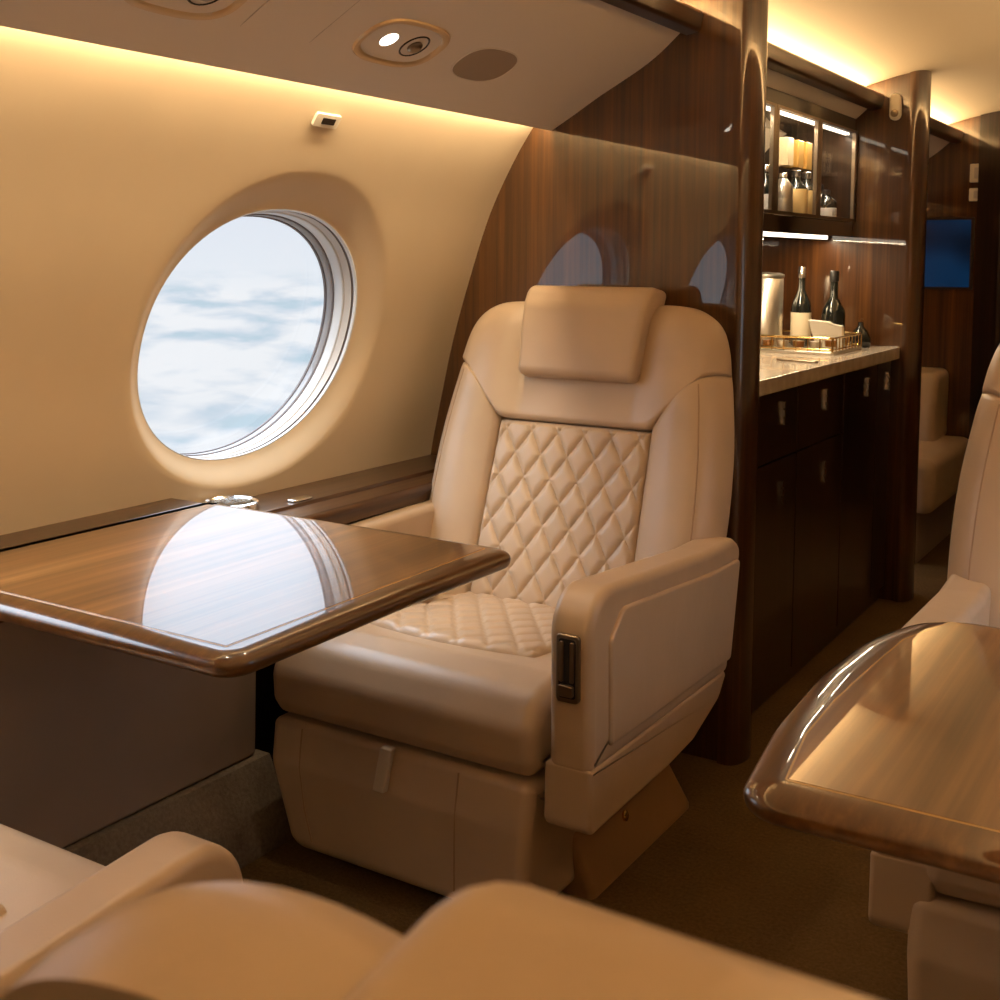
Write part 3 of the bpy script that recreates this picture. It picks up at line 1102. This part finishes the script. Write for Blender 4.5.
def make_seat(loc, rz, label, mirror=False, window_arm=True):
    root = empty('club_seat', loc, label, 'seat', 'cream leather club seats', rz)

    def part(name, key, maker, m, parent=root, weighted=True, label=None):
        me = seat_mesh(key, mirror, maker)
        if not me.materials:
            me.materials.append(m)
        o = bpy.data.objects.new(name, me)
        C.objects.link(o)
        o.parent = parent
        if weighted:
            md = o.modifiers.new('normals', 'WEIGHTED_NORMAL')
            md.weight = 80
            md.keep_sharp = True
        if label:
            o['label'] = label
        return o
    back = []
    for nm, key, mk, m, w in (('back_shell', 'shell', m_shell, LEA, True), ('quilted_back', 'quilt', m_quilt, LEA_Q, False),
                              ('side_bolster', 'bol1', lambda: m_bolster(1), LEA, False), ('side_bolster', 'bol2', lambda: m_bolster(-1), LEA, False),
                              ('shoulder_pad', 'yoke', m_yoke, LEA, False), ('headrest', 'head', m_headrest, LEA, True)):
        o = part(nm, key, mk, m, weighted=w)
        o.location = HINGE
        if nm == 'side_bolster':
            sg = 1 if key == 'bol1' else -1
            part('seam', 'seam' + key, lambda: m_bolseam(sg), STITCH, o)
        if nm == 'quilted_back':
            o['label'] = 'diamond quilted back panel'
        back.append(o)
    part('seat_cushion', 'cush', m_cushion, LEA)
    part('quilted_seat', 'squilt', m_seatquilt, LEA_Q, weighted=False, label='diamond quilted seat insert')
    lg = part('leg_rest', 'leg', m_legrest, LEA)
    part('seam', 'legseam1', lambda: m_legseam(-0.215), STITCH, lg)
    part('seam', 'legseam2', lambda: m_legseam(0.15), STITCH, lg)
    part('pull_tab', 'tab', m_tab, STRAP, lg, label='pale fabric pull tab')
    arm = part('armrest', 'arm', m_arm, LEA)
    part('side_panel', 'armpanel', m_armpanel, LEA, arm)
    part('piping', 'armseam', m_armseam, STITCH, arm)
    la = part('recline_latch', 'latch', m_latch, SATIN, arm, label='dark metal recline latch')
    part('latch_well', 'latchw', m_latch_well, BLACK, arm)
    part('latch_lever', 'latchl', m_latch_lever, SATIN, arm)
    part('skirt', 'skirt', m_skirt, LEA)
    if window_arm:
        part('armrest', 'warm', m_warm, LEA)
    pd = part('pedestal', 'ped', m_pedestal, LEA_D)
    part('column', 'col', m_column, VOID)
    sc = part('screw', 'screw', m_screw, GOLD, pd)
    sc.rotation_euler = (0, math.radians(76) * (-1 if mirror else 1), 0)
    sc.location = ((-1 if mirror else 1) * 0.3065, 0.045, 0.09)
    part('seat_belt', 'belt', m_belt, STITCH)
    part('buckle', 'buckle', m_buckle, SATIN)
    return root, back, arm


make_seat((-1.295, 2.0, 0), 0, 'cream leather club seat with diamond quilted back facing the camera, beside the round window')
r2 = make_seat((-0.064, 2.0, 0), math.radians(2.5), 'club seat at the right edge, mostly hidden behind the right table', mirror=True, window_arm=False)[0]
for o in r2.children:
    if o.name.startswith('skirt') or o.name.startswith('armrest'):
        o.location.x = 0.035
    if o.name.startswith('leg_rest'):
        o.location.x = -0.018
r3, b3, a3 = make_seat((-1.360, 0.67, 0.0), PI, 'club seat at lower left corner, only its cushion and armrest in view', mirror=True, window_arm=False)
a3.location.z = -0.105
a3.rotation_euler = (0, 0, 0)
r4, b4, a4 = make_seat((0.020, 0.67, 0), PI, 'blurred near club seat seen from behind along the bottom edge', window_arm=False)
for o in b4:
    o.scale = (1.0, 0.90, 0.908)
b4[-1].location.z -= 0.0225
b4[0].scale = (0.88, 0.6, 0.84)
for o in b3:
    o.location.x = -0.06
b4[-1].scale.x = 1.12
a4.location.z = -0.20


# ------------------------------------------------------------------ tables
def table(right, label):
    x0, x1, y0, y1, zt = -1.738, -1.018, 1.014, 1.688, 0.695
    if right:
        o = rpoly([(x0, y0), (x1 - 0.004, y0), (x1 + 0.022, 1.20), (x1 + 0.030, 1.38), (x1 + 0.020, 1.54), (x1 - 0.03, y1), (x0, y1)], [0.004, 0.042, 0.5, 0.5, 0.4, 0.10, 0.004], 10)
    else:
        o = rpoly([(x0, y0), (x1, y0), (x1 - 0.006, 1.4), (x1, y1), (x0, y1)], [0.004, 0.042, 0.9, 0.042, 0.004], 10)
    inn = [(x0 + 0.024, y0 + 0.034), (x1 - 0.042, y0 + 0.034), (x1 - 0.046, y1 - 0.036), (x0 + 0.024, y1 - 0.036)]
    if right:
        inn = [(x0 + 0.05, y0 + 0.040), (x1 - 0.036, y0 + 0.040), (x1 - 0.018, 1.17), (x1 - 0.015, 1.28), (x1 - 0.018, 1.38), (x1 - 0.027, 1.54), (x1 - 0.062, y1 - 0.036), (x0 + 0.05, y1 - 0.036)]
    fl = (lambda pts: [(2 * CX - a, b) for a, b in pts]) if right else (lambda pts: pts)
    root = empty('table', (x1 + (0.0) if not right else 2 * CX - x1, y0, 0), label, 'table', 'lacquered fold-out tables')
    org = root.location.copy()

    def put(mb, name, m):
        ob = mb.build(name, m, root)
        for v in ob.data.vertices:
            v.co -= org
        return ob
    put(MB().rprism(fl(o), zt - 0.031, zt, 0.0145, mp_xyZ, 8, 2.7 if right else 2.2), 'edge_band', WOODE)
    put(MB().rprism(fl(rpoly(inn, 0.004, 3)), zt - 0.004, zt + 0.0005, 0.0003, mp_xyZ, 1), 'inlay', INLAY)
    put(MB().rprism(fl(rpoly(offset(ccw(inn), 0.0025), 0.003, 3)), zt - 0.004, zt + 0.0010, 0.0003, mp_xyZ, 1), 'tabletop', WOODT)
    xm = lambda x: 2 * CX - x if right else x
    mb = MB()
    xa, xb = sorted((xm(-1.66), xm(-1.10)))
    mb.box(xa, xb, 1.20, 1.23, zt - 0.056, zt - 0.0305)
    mb.box(xa, xb, 1.44, 1.47, zt - 0.056, zt - 0.0305)
    put(mb, 'slide_rail', DKMET)
    return root


def ccw(o):
    area = sum(o[i - 1][0] * o[i][1] - o[i][0] * o[i - 1][1] for i in range(len(o)))
    return o if area > 0 else o[::-1]


table(False, 'glossy wooden table under the round window, mirroring the bright sky')
table(True, 'glossy wooden table at the right edge with a yellow light reflection')

# ------------------------------------------------------------------ galley
g0, g1 = YB + 0.115, YD - 0.004
cab = empty('galley_cabinet', (-1.30, (g0 + g1) / 2, 0), 'dark glossy base cabinet with small chrome handles below the stone counter', 'cabinet')


def gput(mb, name, m, parent, root, **kw):
    ob = mb.build(name, m, parent, **kw)
    for v in ob.data.vertices:
        v.co -= root.location
    return ob


gput(MB().box(-1.598, -1.045, g0, g1, 0.0, 0.846), 'carcass', WOODD, cab, cab, smooth=False, weighted=False)
doors = [(g0 + 0.005, 3.165, 3.04), (3.170, 3.600, 3.41), (3.605, 3.985, 3.86), (3.990, g1 - 0.004, 4.115)]
for k, (ya, yb, yh) in enumerate(doors):
    for (za, zb, zh) in (((0.66, 0.842, 0.778), (0.05, 0.655, 0.566)) if k < 2 else ((0.05, 0.842, 0.775),)):
        o = rpoly([(ya, za), (yb, za), (yb, zb), (ya, zb)], 0.003, 3)
        d = gput(MB().rprism(o, -1.046, -1.028, 0.0015, mp_yzX, 2), 'door', WOODD, cab, cab)
        h = MB()
        for q in range(3):
            h.box(-1.0285, -1.020, yh - 0.0045, yh + 0.0045, zh - 0.030 + q * 0.022, zh - 0.030 + q * 0.022 + 0.016)
        h.box(-1.0285, -1.0245, yh - 0.003, yh + 0.003, zh - 0.030, zh + 0.030)
        gput(h, 'handle', CHROME, d, cab, smooth=False, weighted=False)
ct = MB().rprism(rpoly([(-1.598, g0), (-1.000, g0), (-1.000, g1), (-1.598, g1)], [0, 0.0, 0.004, 0]), 0.8465, 0.887, 0.003, mp_xyZ, 2).build('countertop', COUNTER)
tag(ct, 'pale stone countertop on the dark galley cabinet', 'countertop')
# cabinet with glass doors
up = empty('glass_cabinet', (-1.38, (g0 + g1) / 2, 1.28), 'wall cabinet with lit glass doors and bottles above the counter', 'cabinet')
U = MB()
U.box(-1.598, -1.175, g0, g1, 1.262, 1.312)
U.box(-1.598, -1.175, g0, g1, 1.628, 1.668)
U.box(-1.598, -1.585, g0, g1, 1.312, 1.628)
U.box(-1.585, -1.180, g1 - 0.015, g1, 1.312, 1.628)
U.box(-1.585, -1.180, g0, g0 + 0.015, 1.312, 1.628)
gput(U, 'carcass', WOODD, up, up, smooth=False, weighted=False)
gput(MB().box(-1.235, -1.222, g0, g1, 1.668, 1.80), 'fascia', WOODD, up, up, smooth=False, weighted=False)
gput(MB().box(-1.58, -1.23, g0 + 0.016, g1 - 0.016, 1.468, 1.474), 'shelf', GLASS, up, up, smooth=False, weighted=False)
gput(MB().box(-1.205, -1.190, g0 + 0.02, g1 - 0.02, 1.612, 1.620), 'light_strip', LED_W, up, up, smooth=False, weighted=False)
for ya, yb in ((g0 + 0.003, 2.95), (2.953, 3.335), (3.338, 3.742), (3.745, g1 - 0.003)):
    fr = MB()
    fr.box(-1.178, -1.166, ya, ya + 0.022, 1.314, 1.626).box(-1.178, -1.166, yb - 0.022, yb, 1.314, 1.626)
    fr.box(-1.178, -1.166, ya + 0.022, yb - 0.022, 1.314, 1.324).box(-1.178, -1.166, ya + 0.022, yb - 0.022, 1.618, 1.626)
    f = gput(fr, 'door', SATIN, up, up, smooth=False, weighted=False)
    gput(MB().box(-1.174, -1.170, ya + 0.022, yb - 0.022, 1.324, 1.618), 'pane', GLASS, f, up, smooth=False, weighted=False)
gput(MB().box(-1.262, -1.246, g0 + 0.03, g1 - 0.05, 1.254, 1.2625), 'under_light', LED_W, up, up, smooth=False, weighted=False)


def bottle(x, y, z, h, r, glass, label_m, cap_m, label, squat=0.56, group=None, lab=(0.12, 0.42)):
    root = empty('bottle', (x, y, z), label, 'bottle', group)
    nr = r * 0.34
    prof = [(r * 0.9, 0.0), (r, 0.004), (r, h * squat), (r * 0.93, h * (squat + 0.05)), (r * 0.62, h * (squat + 0.13)), (nr * 1.05, h * (squat + 0.21)), (nr, h * 0.86)]
    MB().lathe(prof, n=20).build('glass_body', glass, root, flat_angle=55, weighted=False)
    MB().lathe([(nr * 1.12, h * 0.855), (nr * 1.18, h * 0.87), (nr * 1.15, h * 0.985), (nr * 0.9, h)], n=16).build('cap', cap_m, root, flat_angle=50, weighted=False)
    MB().lathe([(r * 1.012, h * lab[0]), (r * 1.018, h * (lab[0] + 0.005)), (r * 1.018, h * (lab[1] - 0.005)), (r * 1.012, h * lab[1])], n=20).build('label_band', label_m, root, flat_angle=50, weighted=False)
    return root


cz = 0.887
# tray with gilt gallery
tr = empty('serving_tray', (-1.26, 3.825, cz), 'mirrored serving tray with a gold gallery rail on the counter', 'tray')
tx, ty = 0.180, 0.165
MB().rprism(rpoly([(-tx, -ty), (tx, -ty), (tx, ty), (-tx, ty)], 0.012), 0.0, 0.010, 0.003, mp_xyZ, 3).build('base', SILVER, tr)
rail = rpoly([(-tx + 0.004, -ty + 0.004), (tx - 0.004, -ty + 0.004), (tx - 0.004, ty - 0.004), (-tx + 0.004, ty - 0.004)], 0.012)
MB().tube([(a, b, 0.052) for a, b in rail], 0.0035, 8, True).tube([(a, b, 0.016) for a, b in rail], 0.0025, 8, True).build('rail', GOLD, tr)
for k in range(10):
    for a, b in ((-tx + 0.006 + k * (2 * tx - 0.012) / 9, -ty + 0.004), (tx - 0.004, -ty + 0.006 + k * (2 * ty - 0.012) / 9)):
        MB().tube([(a, b, 0.009), (a, b, 0.052)], 0.0022, 6).build('baluster', GOLD, tr, weighted=False)
tray_z = cz + 0.0105
n_gl = 0
spots = [(-1.405, 3.70), (-1.355, 3.695), (-1.305, 3.70), (-1.255, 3.695), (-1.205, 3.70), (-1.150, 3.705), (-1.125, 3.78), (-1.125, 3.86)]
words = ['farthest left', 'second from the left', 'third from the left', 'fourth from the left', 'fifth from the left', 'sixth from the left at the tray corner', 'second from the right', 'farthest right']
for (x, y), w in zip(spots, words):
    root = empty('tumbler', (x, y, tray_z), 'small cut glass tumbler along the tray rail, ' + w, 'glass', 'tumblers on the tray')
    MB().lathe([(0.017, 0.0), (0.020, 0.003), (0.022, 0.046), (0.0205, 0.046), (0.0185, 0.008), (0.004, 0.007)], n=16).build('glass_body', GLASS, root, flat_angle=50, weighted=False)
    MB().lathe([(0.0175, 0.0085), (0.0195, 0.028), (0.004, 0.0282)], n=16).build('drink', BOTTLE_A if spots.index((x, y)) % 2 == 0 else SILVER, root, flat_angle=50, weighted=False)
ib = empty('ice_bucket', (-1.365, 3.835, tray_z), 'tall brushed silver canister at the left end of the tray', 'canister')
MB().lathe([(0.054, 0.0), (0.058, 0.003), (0.058, 0.222), (0.054, 0.226)], n=32).build('body', SILVER, ib, flat_angle=50, weighted=False)
MB().lathe([(0.060, 0.226), (0.061, 0.230), (0.060, 0.236), (0.045, 0.241), (0.012, 0.243)], n=32).build('lid', SILVER, ib, flat_angle=50, weighted=False)
bottle(-1.262, 3.895, tray_z, 0.262, 0.033, BOTTLE_D, LABELC, FOIL, 'dark wine bottle with cream label and silver cap beside the silver canister', 0.50, 'bottles on the counter')
bottle(-1.162, 3.925, tray_z, 0.250, 0.038, BOTTLE_D, BOTTLE_D, BLACK, 'black bottle standing behind the white napkin', 0.44, 'bottles on the counter')
nb = MB()
nb.rprism(rpoly([(-0.040, 0.0), (0.046, 0.0), (0.050, 0.072), (0.018, 0.078), (0.004, 0.086), (-0.060, 0.092)], 0.003), -0.012, 0.012, 0.004, lambda a, b, d: (a * 0.9, d + a * 0.35 - b * 0.25, b))
nk = nb.build('napkin', PAPER)
nk.location = (-1.150, 3.845, tray_z)
tag(nk, 'folded white napkin standing on the tray before the black bottle', 'napkin')
dg = empty('carafe', (-1.115, 4.085, cz), 'small dark carafe at the right end of the counter beside the divider', 'carafe')
MB().lathe([(0.028, 0.0), (0.034, 0.006), (0.035, 0.03), (0.024, 0.055), (0.010, 0.07), (0.009, 0.085)], n=18).build('body', BOTTLE_D, dg, flat_angle=60, weighted=False)
MB().lathe([(0.006, 0.083), (0.011, 0.088), (0.012, 0.098), (0.005, 0.104)], n=14).build('stopper', GLASS, dg, flat_angle=60, weighted=False)
cf = MB().rprism(rpoly([(-0.065, -0.012), (0.065, -0.012), (0.065, 0.012), (-0.065, 0.012)], 0.008), 0.0, 0.006, 0.002, mp_xyZ).build('bottle_opener', SATIN)
cf.location = (-1.10, 3.37, cz)
cf.rotation_euler = (0, 0, -0.2)
tag(cf, 'flat metal bottle opener lying at the left front of the counter', 'opener')

# bottles in the glass cabinet
GIFT = simple('cream_carton', (0.48, 0.36, 0.20), 0.5)
GIFT2 = simple('gold_carton', (0.50, 0.28, 0.07), 0.35, 0.4)
sz, s2 = 1.312, 1.474
gb = 'bottles in the glass cabinet'
bottle(-1.225, 3.42, sz, 0.150, 0.026, BOTTLE_D, LABELW, FOIL, 'grey labelled bottle in the glass cabinet left of the first steel door frame', group=gb)
bottle(-1.225, 3.575, sz, 0.135, 0.030, SILVER, SILVER, FOIL, 'pale silver bottle at the left of the middle glass door', 0.68, gb)
bottle(-1.222, 3.690, sz, 0.152, 0.037, BOTTLE_D, LABELG, FOIL, 'gold labelled bottle behind the middle glass door, left of its twin', 0.58, gb, (0.06, 0.60))
bottle(-1.220, 3.790, sz, 0.152, 0.037, BOTTLE_D, LABELG, FOIL, 'gold labelled bottle behind the middle glass door, right of its twin', 0.58, gb, (0.06, 0.60))
bottle(-1.215, 3.985, sz, 0.105, 0.034, BOTTLE_D, LABELW, BLACK, 'squat dark bottle with grey label behind the right glass door', 0.60, gb)
bottle(-1.27, 4.09, sz, 0.130, 0.032, BOTTLE_D, BOTTLE_D, BLACK, 'plain black bottle in the glass cabinet nearest the divider', 0.60, gb)
for k, (y, m) in enumerate(((3.655, GIFT), (3.755, GIFT2), (3.840, GIFT2))):
    o = MB().rprism(rpoly([(-0.026, -0.026), (0.026, -0.026), (0.026, 0.026), (-0.026, 0.026)], 0.004), 0, 0.088, 0.003, mp_xyZ).build('gift_box', m)
    o.location = (-1.255, y, s2)
    tag(o, ['cream carton on the upper glass shelf, left of the gold cartons', 'gold carton on the upper glass shelf, middle of three cartons', 'gold carton on the upper glass shelf, right of three cartons'][k], 'carton', 'cartons on the glass shelf')
for k, y in enumerate((3.97, 4.04, 4.11)):
    o = MB().lathe([(0.020, 0.0), (0.024, 0.003), (0.027, 0.075), (0.0255, 0.075), (0.022, 0.008), (0.004, 0.007)], n=16).build('glass', GLASS, weighted=False, flat_angle=50)
    o.location = (-1.26, y, s2)
    tag(o, 'drinking glass on the upper shelf behind the right glass door, %s' % ['left', 'middle', 'right'][k], 'glass', 'glasses on the upper shelf')

# reading lamp on the divider face, above the galley
wl = empty('wall_lamp', (-1.040, YD, 1.700), 'small rounded cream lamp on the divider above the valance', 'lamp')
MB().rprism(rpoly([(-0.020, -0.045), (0.020, -0.045), (0.020, 0.045), (-0.020, 0.045)], 0.019), -0.020, 0.0, 0.008, mp_xzY, 4).build('housing', CREAM, wl)
MB().lathe([(0.013, 0.0), (0.013, 0.005), (0.006, 0.008)], n=20).build('lens', SATIN, wl).rotation_euler = (PI / 2, 0, 0)
wl.children[-1].location = (0, -0.019, -0.022)

# ------------------------------------------------------------------ far compartment
mo = empty('mounted_monitor', (-1.155, YF, 1.215), 'blue wall monitor on the far wooden bulkhead', 'monitor')
MB().rprism(rpoly([(-0.155, -0.158), (0.135, -0.158), (0.135, 0.158), (-0.155, 0.158)], 0.006), -0.012, 0.0, 0.003, mp_xzY, 3).build('bezel', DKMET, mo)
MB().rprism(rpoly([(-0.145, -0.147), (0.122, -0.147), (0.122, 0.147), (-0.145, 0.147)], 0.003), -0.0135, -0.004, 0.0006, mp_xzY, 1).build('screen', SCREEN, mo)
for k, (z, hh) in enumerate(((1.563, 0.040), (1.470, 0.028))):
    sw = empty('switch_plate', (-1.015, YF, z), ['upper cream switch plate beside the far post, the taller one', 'lower cream switch plate beside the far post, the shorter one'][k], 'switch', 'switch plates on the far bulkhead')
    MB().rprism(rpoly([(-0.033, -hh), (0.033, -hh), (0.033, hh), (-0.033, hh)], 0.005), -0.008, 0.0, 0.003, mp_xzY, 3).build('plate', CREAM, sw)
    MB().rprism(rpoly([(-0.014, -hh * 0.6), (0.014, -hh * 0.6), (0.014, hh * 0.6), (-0.014, hh * 0.6)], 0.003), -0.012, -0.004, 0.002, mp_xzY, 2).build('rocker', LABELW, sw)

dv = empty('divan', (-1.36, 5.05, 0), 'pale leather divan seat in the far compartment below the blue monitor', 'sofa')
MB().rprism(rpoly([(-0.36, -0.32), (0.315, -0.32), (0.315, 0.44), (-0.36, 0.44)], 0.02), 0.0, 0.20, 0.006, mp_xyZ, 3).build('base', LOWM, dv)
MB().rprism(rpoly([(-0.38, -0.35), (0.375, -0.35), (0.375, 0.43), (-0.38, 0.43)], 0.05, 8), 0.201, 0.415, 0.04, mp_xyZ, 6).build('seat_cushion', LEA, dv)
MB().rprism(rpoly([(0.40, 0.40), (0.18, 0.375), (0.16, 0.47), (0.17, 0.58), (0.215, 0.70), (0.33, 0.71), (0.445, 0.71), (0.445, 0.40)], [0.03, 0.04, 0.05, 0.05, 0.05, 0.03, 0.02, 0.02], 6), -0.37, 0.26, 0.035, mp_yzX, 5).build('back_cushion', LEA, dv)

# ------------------------------------------------------------------ lights
def area(name, loc, size, sy, rot, power, col):
    l = bpy.data.lights.new(name, 'AREA')
    l.shape = 'RECTANGLE'
    l.size, l.size_y = size, sy
    l.energy = power
    l.color = col
    o = bpy.data.objects.new(name, l)
    C.objects.link(o)
    o.location = loc
    d = Vector(rot).normalized()
    z = -d
    x = Vector((0, 1, 0))
    y = z.cross(x).normalized()
    x = y.cross(z)
    o.rotation_euler = Matrix((x, y, z)).transposed().to_euler()
    return o


WARM = (1.0, 0.78, 0.48)
for right in (False, True):
    sx = (lambda x: 2 * CX - x) if right else (lambda x: x)
    dx = -1 if right else 1
    # sidewall wash behind the outer lip of the overhead panel
    area('sidewall_wash_light', (sx(-1.487), 0.54, 1.542), 4.04, 0.012, (dx * -0.30, 0, -1), 17.0, WARM)
    if not right:
        area('sidewall_wash_light', (sx(-1.487), 4.9, 1.542), 1.1, 0.012, (dx * -0.30, 0, -1), 5.0, WARM)
    # ceiling wash above the valance
    for ya, yb in ((YA, YB), (2.70, YD), (4.30, YF)) if not right else ((YA, YF),):
        area('ceiling_wash_light', (sx(-1.150), (ya + yb) / 2, 1.736), yb - ya - 0.04, 0.03, (dx * 0.95, 0, 0.32), 8.5 * (yb - ya), (1.0, 0.71, 0.37))


def spot(name, loc, target, power, angle, col, blend=0.6, r=0.02):
    l = bpy.data.lights.new(name, 'SPOT')
    l.energy = power
    l.spot_size = math.radians(angle)
    l.spot_blend = blend
    l.shadow_soft_size = r
    l.color = col
    o = bpy.data.objects.new(name, l)
    C.objects.link(o)
    o.location = loc
    o.rotation_euler = (Vector(target) - Vector(loc)).to_track_quat('-Z', 'Y').to_euler()


for y in (1.75, 1.23):
    spot('reading_lamp_light', (-1.335, y, 1.560), (-1.2, y - 0.05, 0.5), 5, 95, (1.0, 0.80, 0.55))
# galley lights
area('cabinet_strip_light', (-1.20, (g0 + g1) / 2, 1.608), g1 - g0 - 0.06, 0.012, (-0.5, 0, -1), 8.0, (1.0, 0.85, 0.62))
area('counter_strip_light', (-1.254, (g0 + g1) / 2, 1.2525), g1 - g0 - 0.06, 0.012, (0.0, 0, -1), 8.0, (1.0, 0.78, 0.50))

# ------------------------------------------------------------------ sky above the clouds
w = bpy.data.worlds.new('sky')
bpy.context.scene.world = w
w.use_nodes = True
nt = w.node_tree
bg = nt.nodes['Background']
tc = node(nt, 'ShaderNodeTexCoord')
sep = node(nt, 'ShaderNodeSeparateXYZ')
nt.links.new(tc.outputs['Generated'], sep.inputs[0])
ab = node(nt, 'ShaderNodeMath', operation='ABSOLUTE')
nt.links.new(sep.outputs['Z'], ab.inputs[0])
ad = node(nt, 'ShaderNodeMath', operation='ADD')
ad.inputs[1].default_value = 0.20
nt.links.new(ab.outputs[0], ad.inputs[0])
dv_ = node(nt, 'ShaderNodeVectorMath', operation='DIVIDE')
cmb = node(nt, 'ShaderNodeCombineXYZ')
for k in range(3):
    nt.links.new(ad.outputs[0], cmb.inputs[k])
nt.links.new(tc.outputs['Generated'], dv_.inputs[0])
nt.links.new(cmb.outputs[0], dv_.inputs[1])
nz = node(nt, 'ShaderNodeTexNoise', Scale=4.6, Detail=7.0, Roughness=0.5, Distortion=0.3)
nt.links.new(dv_.outputs[0], nz.inputs['Vector'])
cl_col = ramp(nt, nz.outputs['Fac'], [(0.34, (0.56, 0.70, 0.79)), (0.42, (0.70, 0.78, 0.86)), (0.48, (0.82, 0.86, 0.91)), (0.57, (0.95, 0.955, 0.97))])
mr = node(nt, 'ShaderNodeMapRange')
mr.inputs['From Min'].default_value = -0.2
mr.inputs['From Max'].default_value = 1.0
nt.links.new(sep.outputs['Z'], mr.inputs['Value'])
# elevation colour of the clear sky: hazy horizon, extra brightness added higher up for table reflections and daylight
e = lambda deg: (math.sin(math.radians(deg)) + 0.2) / 1.2
sky = ramp(nt, mr.outputs[0], [(e(-1), (0.88, 0.91, 0.95)), (e(4), (0.80, 0.84, 0.92)), (e(11), (1.75, 1.92, 2.12)), (e(20), (2.05, 2.28, 2.55)), (e(34), (6.5, 7.2, 8.0)), (e(80), (5.0, 6.0, 7.5))])
msk = node(nt, 'ShaderNodeMapRange', interpolation_type='SMOOTHSTEP')
msk.inputs['From Min'].default_value = math.sin(math.radians(-2.0))
msk.inputs['From Max'].default_value = math.sin(math.radians(-0.3))
nt.links.new(sep.outputs['Z'], msk.inputs['Value'])
mx = node(nt, 'ShaderNodeMix', data_type='RGBA')
nt.links.new(msk.outputs[0], mx.inputs[0])
nt.links.new(cl_col, mx.inputs[6])
nt.links.new(sky, mx.inputs[7])
nt.links.new(mx.outputs[2], bg.inputs['Color'])
bg.inputs['Strength'].default_value = 1.0

# ------------------------------------------------------------------ camera
F, PX, PY = 1190.1, 507.2, 355.9
ya, pi_, ro = [math.radians(a) for a in (31.8145, 4.6665, 0.3534)]
cy, sy, cpi, spi = math.cos(ya), math.sin(ya), math.cos(pi_), math.sin(pi_)
fw = Vector((-sy * cpi, cy * cpi, -spi))
r0 = Vector((cy, sy, 0))
u0 = r0.cross(fw)
rr = r0 * math.cos(ro) + u0 * math.sin(ro)
uu = -r0 * math.sin(ro) + u0 * math.cos(ro)
cd = bpy.data.cameras.new('camera')
cd.sensor_width = 36
cd.lens = F / 1000 * 36
cd.shift_x = (500 - PX) / 1000
cd.shift_y = (PY - 500) / 1000
cd.clip_start = 0.01
cd.dof.use_dof = True
cd.dof.focus_distance = 2.35
cd.dof.aperture_fstop = 16
co = bpy.data.objects.new('camera', cd)
C.objects.link(co)
Mc = Matrix((rr, uu, -fw)).transposed().to_4x4()
Mc.translation = (0, 0, 1.18)
co.matrix_world = Mc
sc = bpy.context.scene
sc.camera = co
sc.view_settings.view_transform = 'Standard'
sc.view_settings.look = 'None'
sc.view_settings.gamma = 1
sc.view_settings.use_curve_mapping = False
sc.view_settings.exposure = 0.0
sc.cycles.max_bounces = 10
sc.cycles.diffuse_bounces = 5
sc.cycles.glossy_bounces = 5
sc.cycles.transparent_max_bounces = 16
sc.cycles.use_denoising = True
sc.cycles.sample_clamp_indirect = 6.0
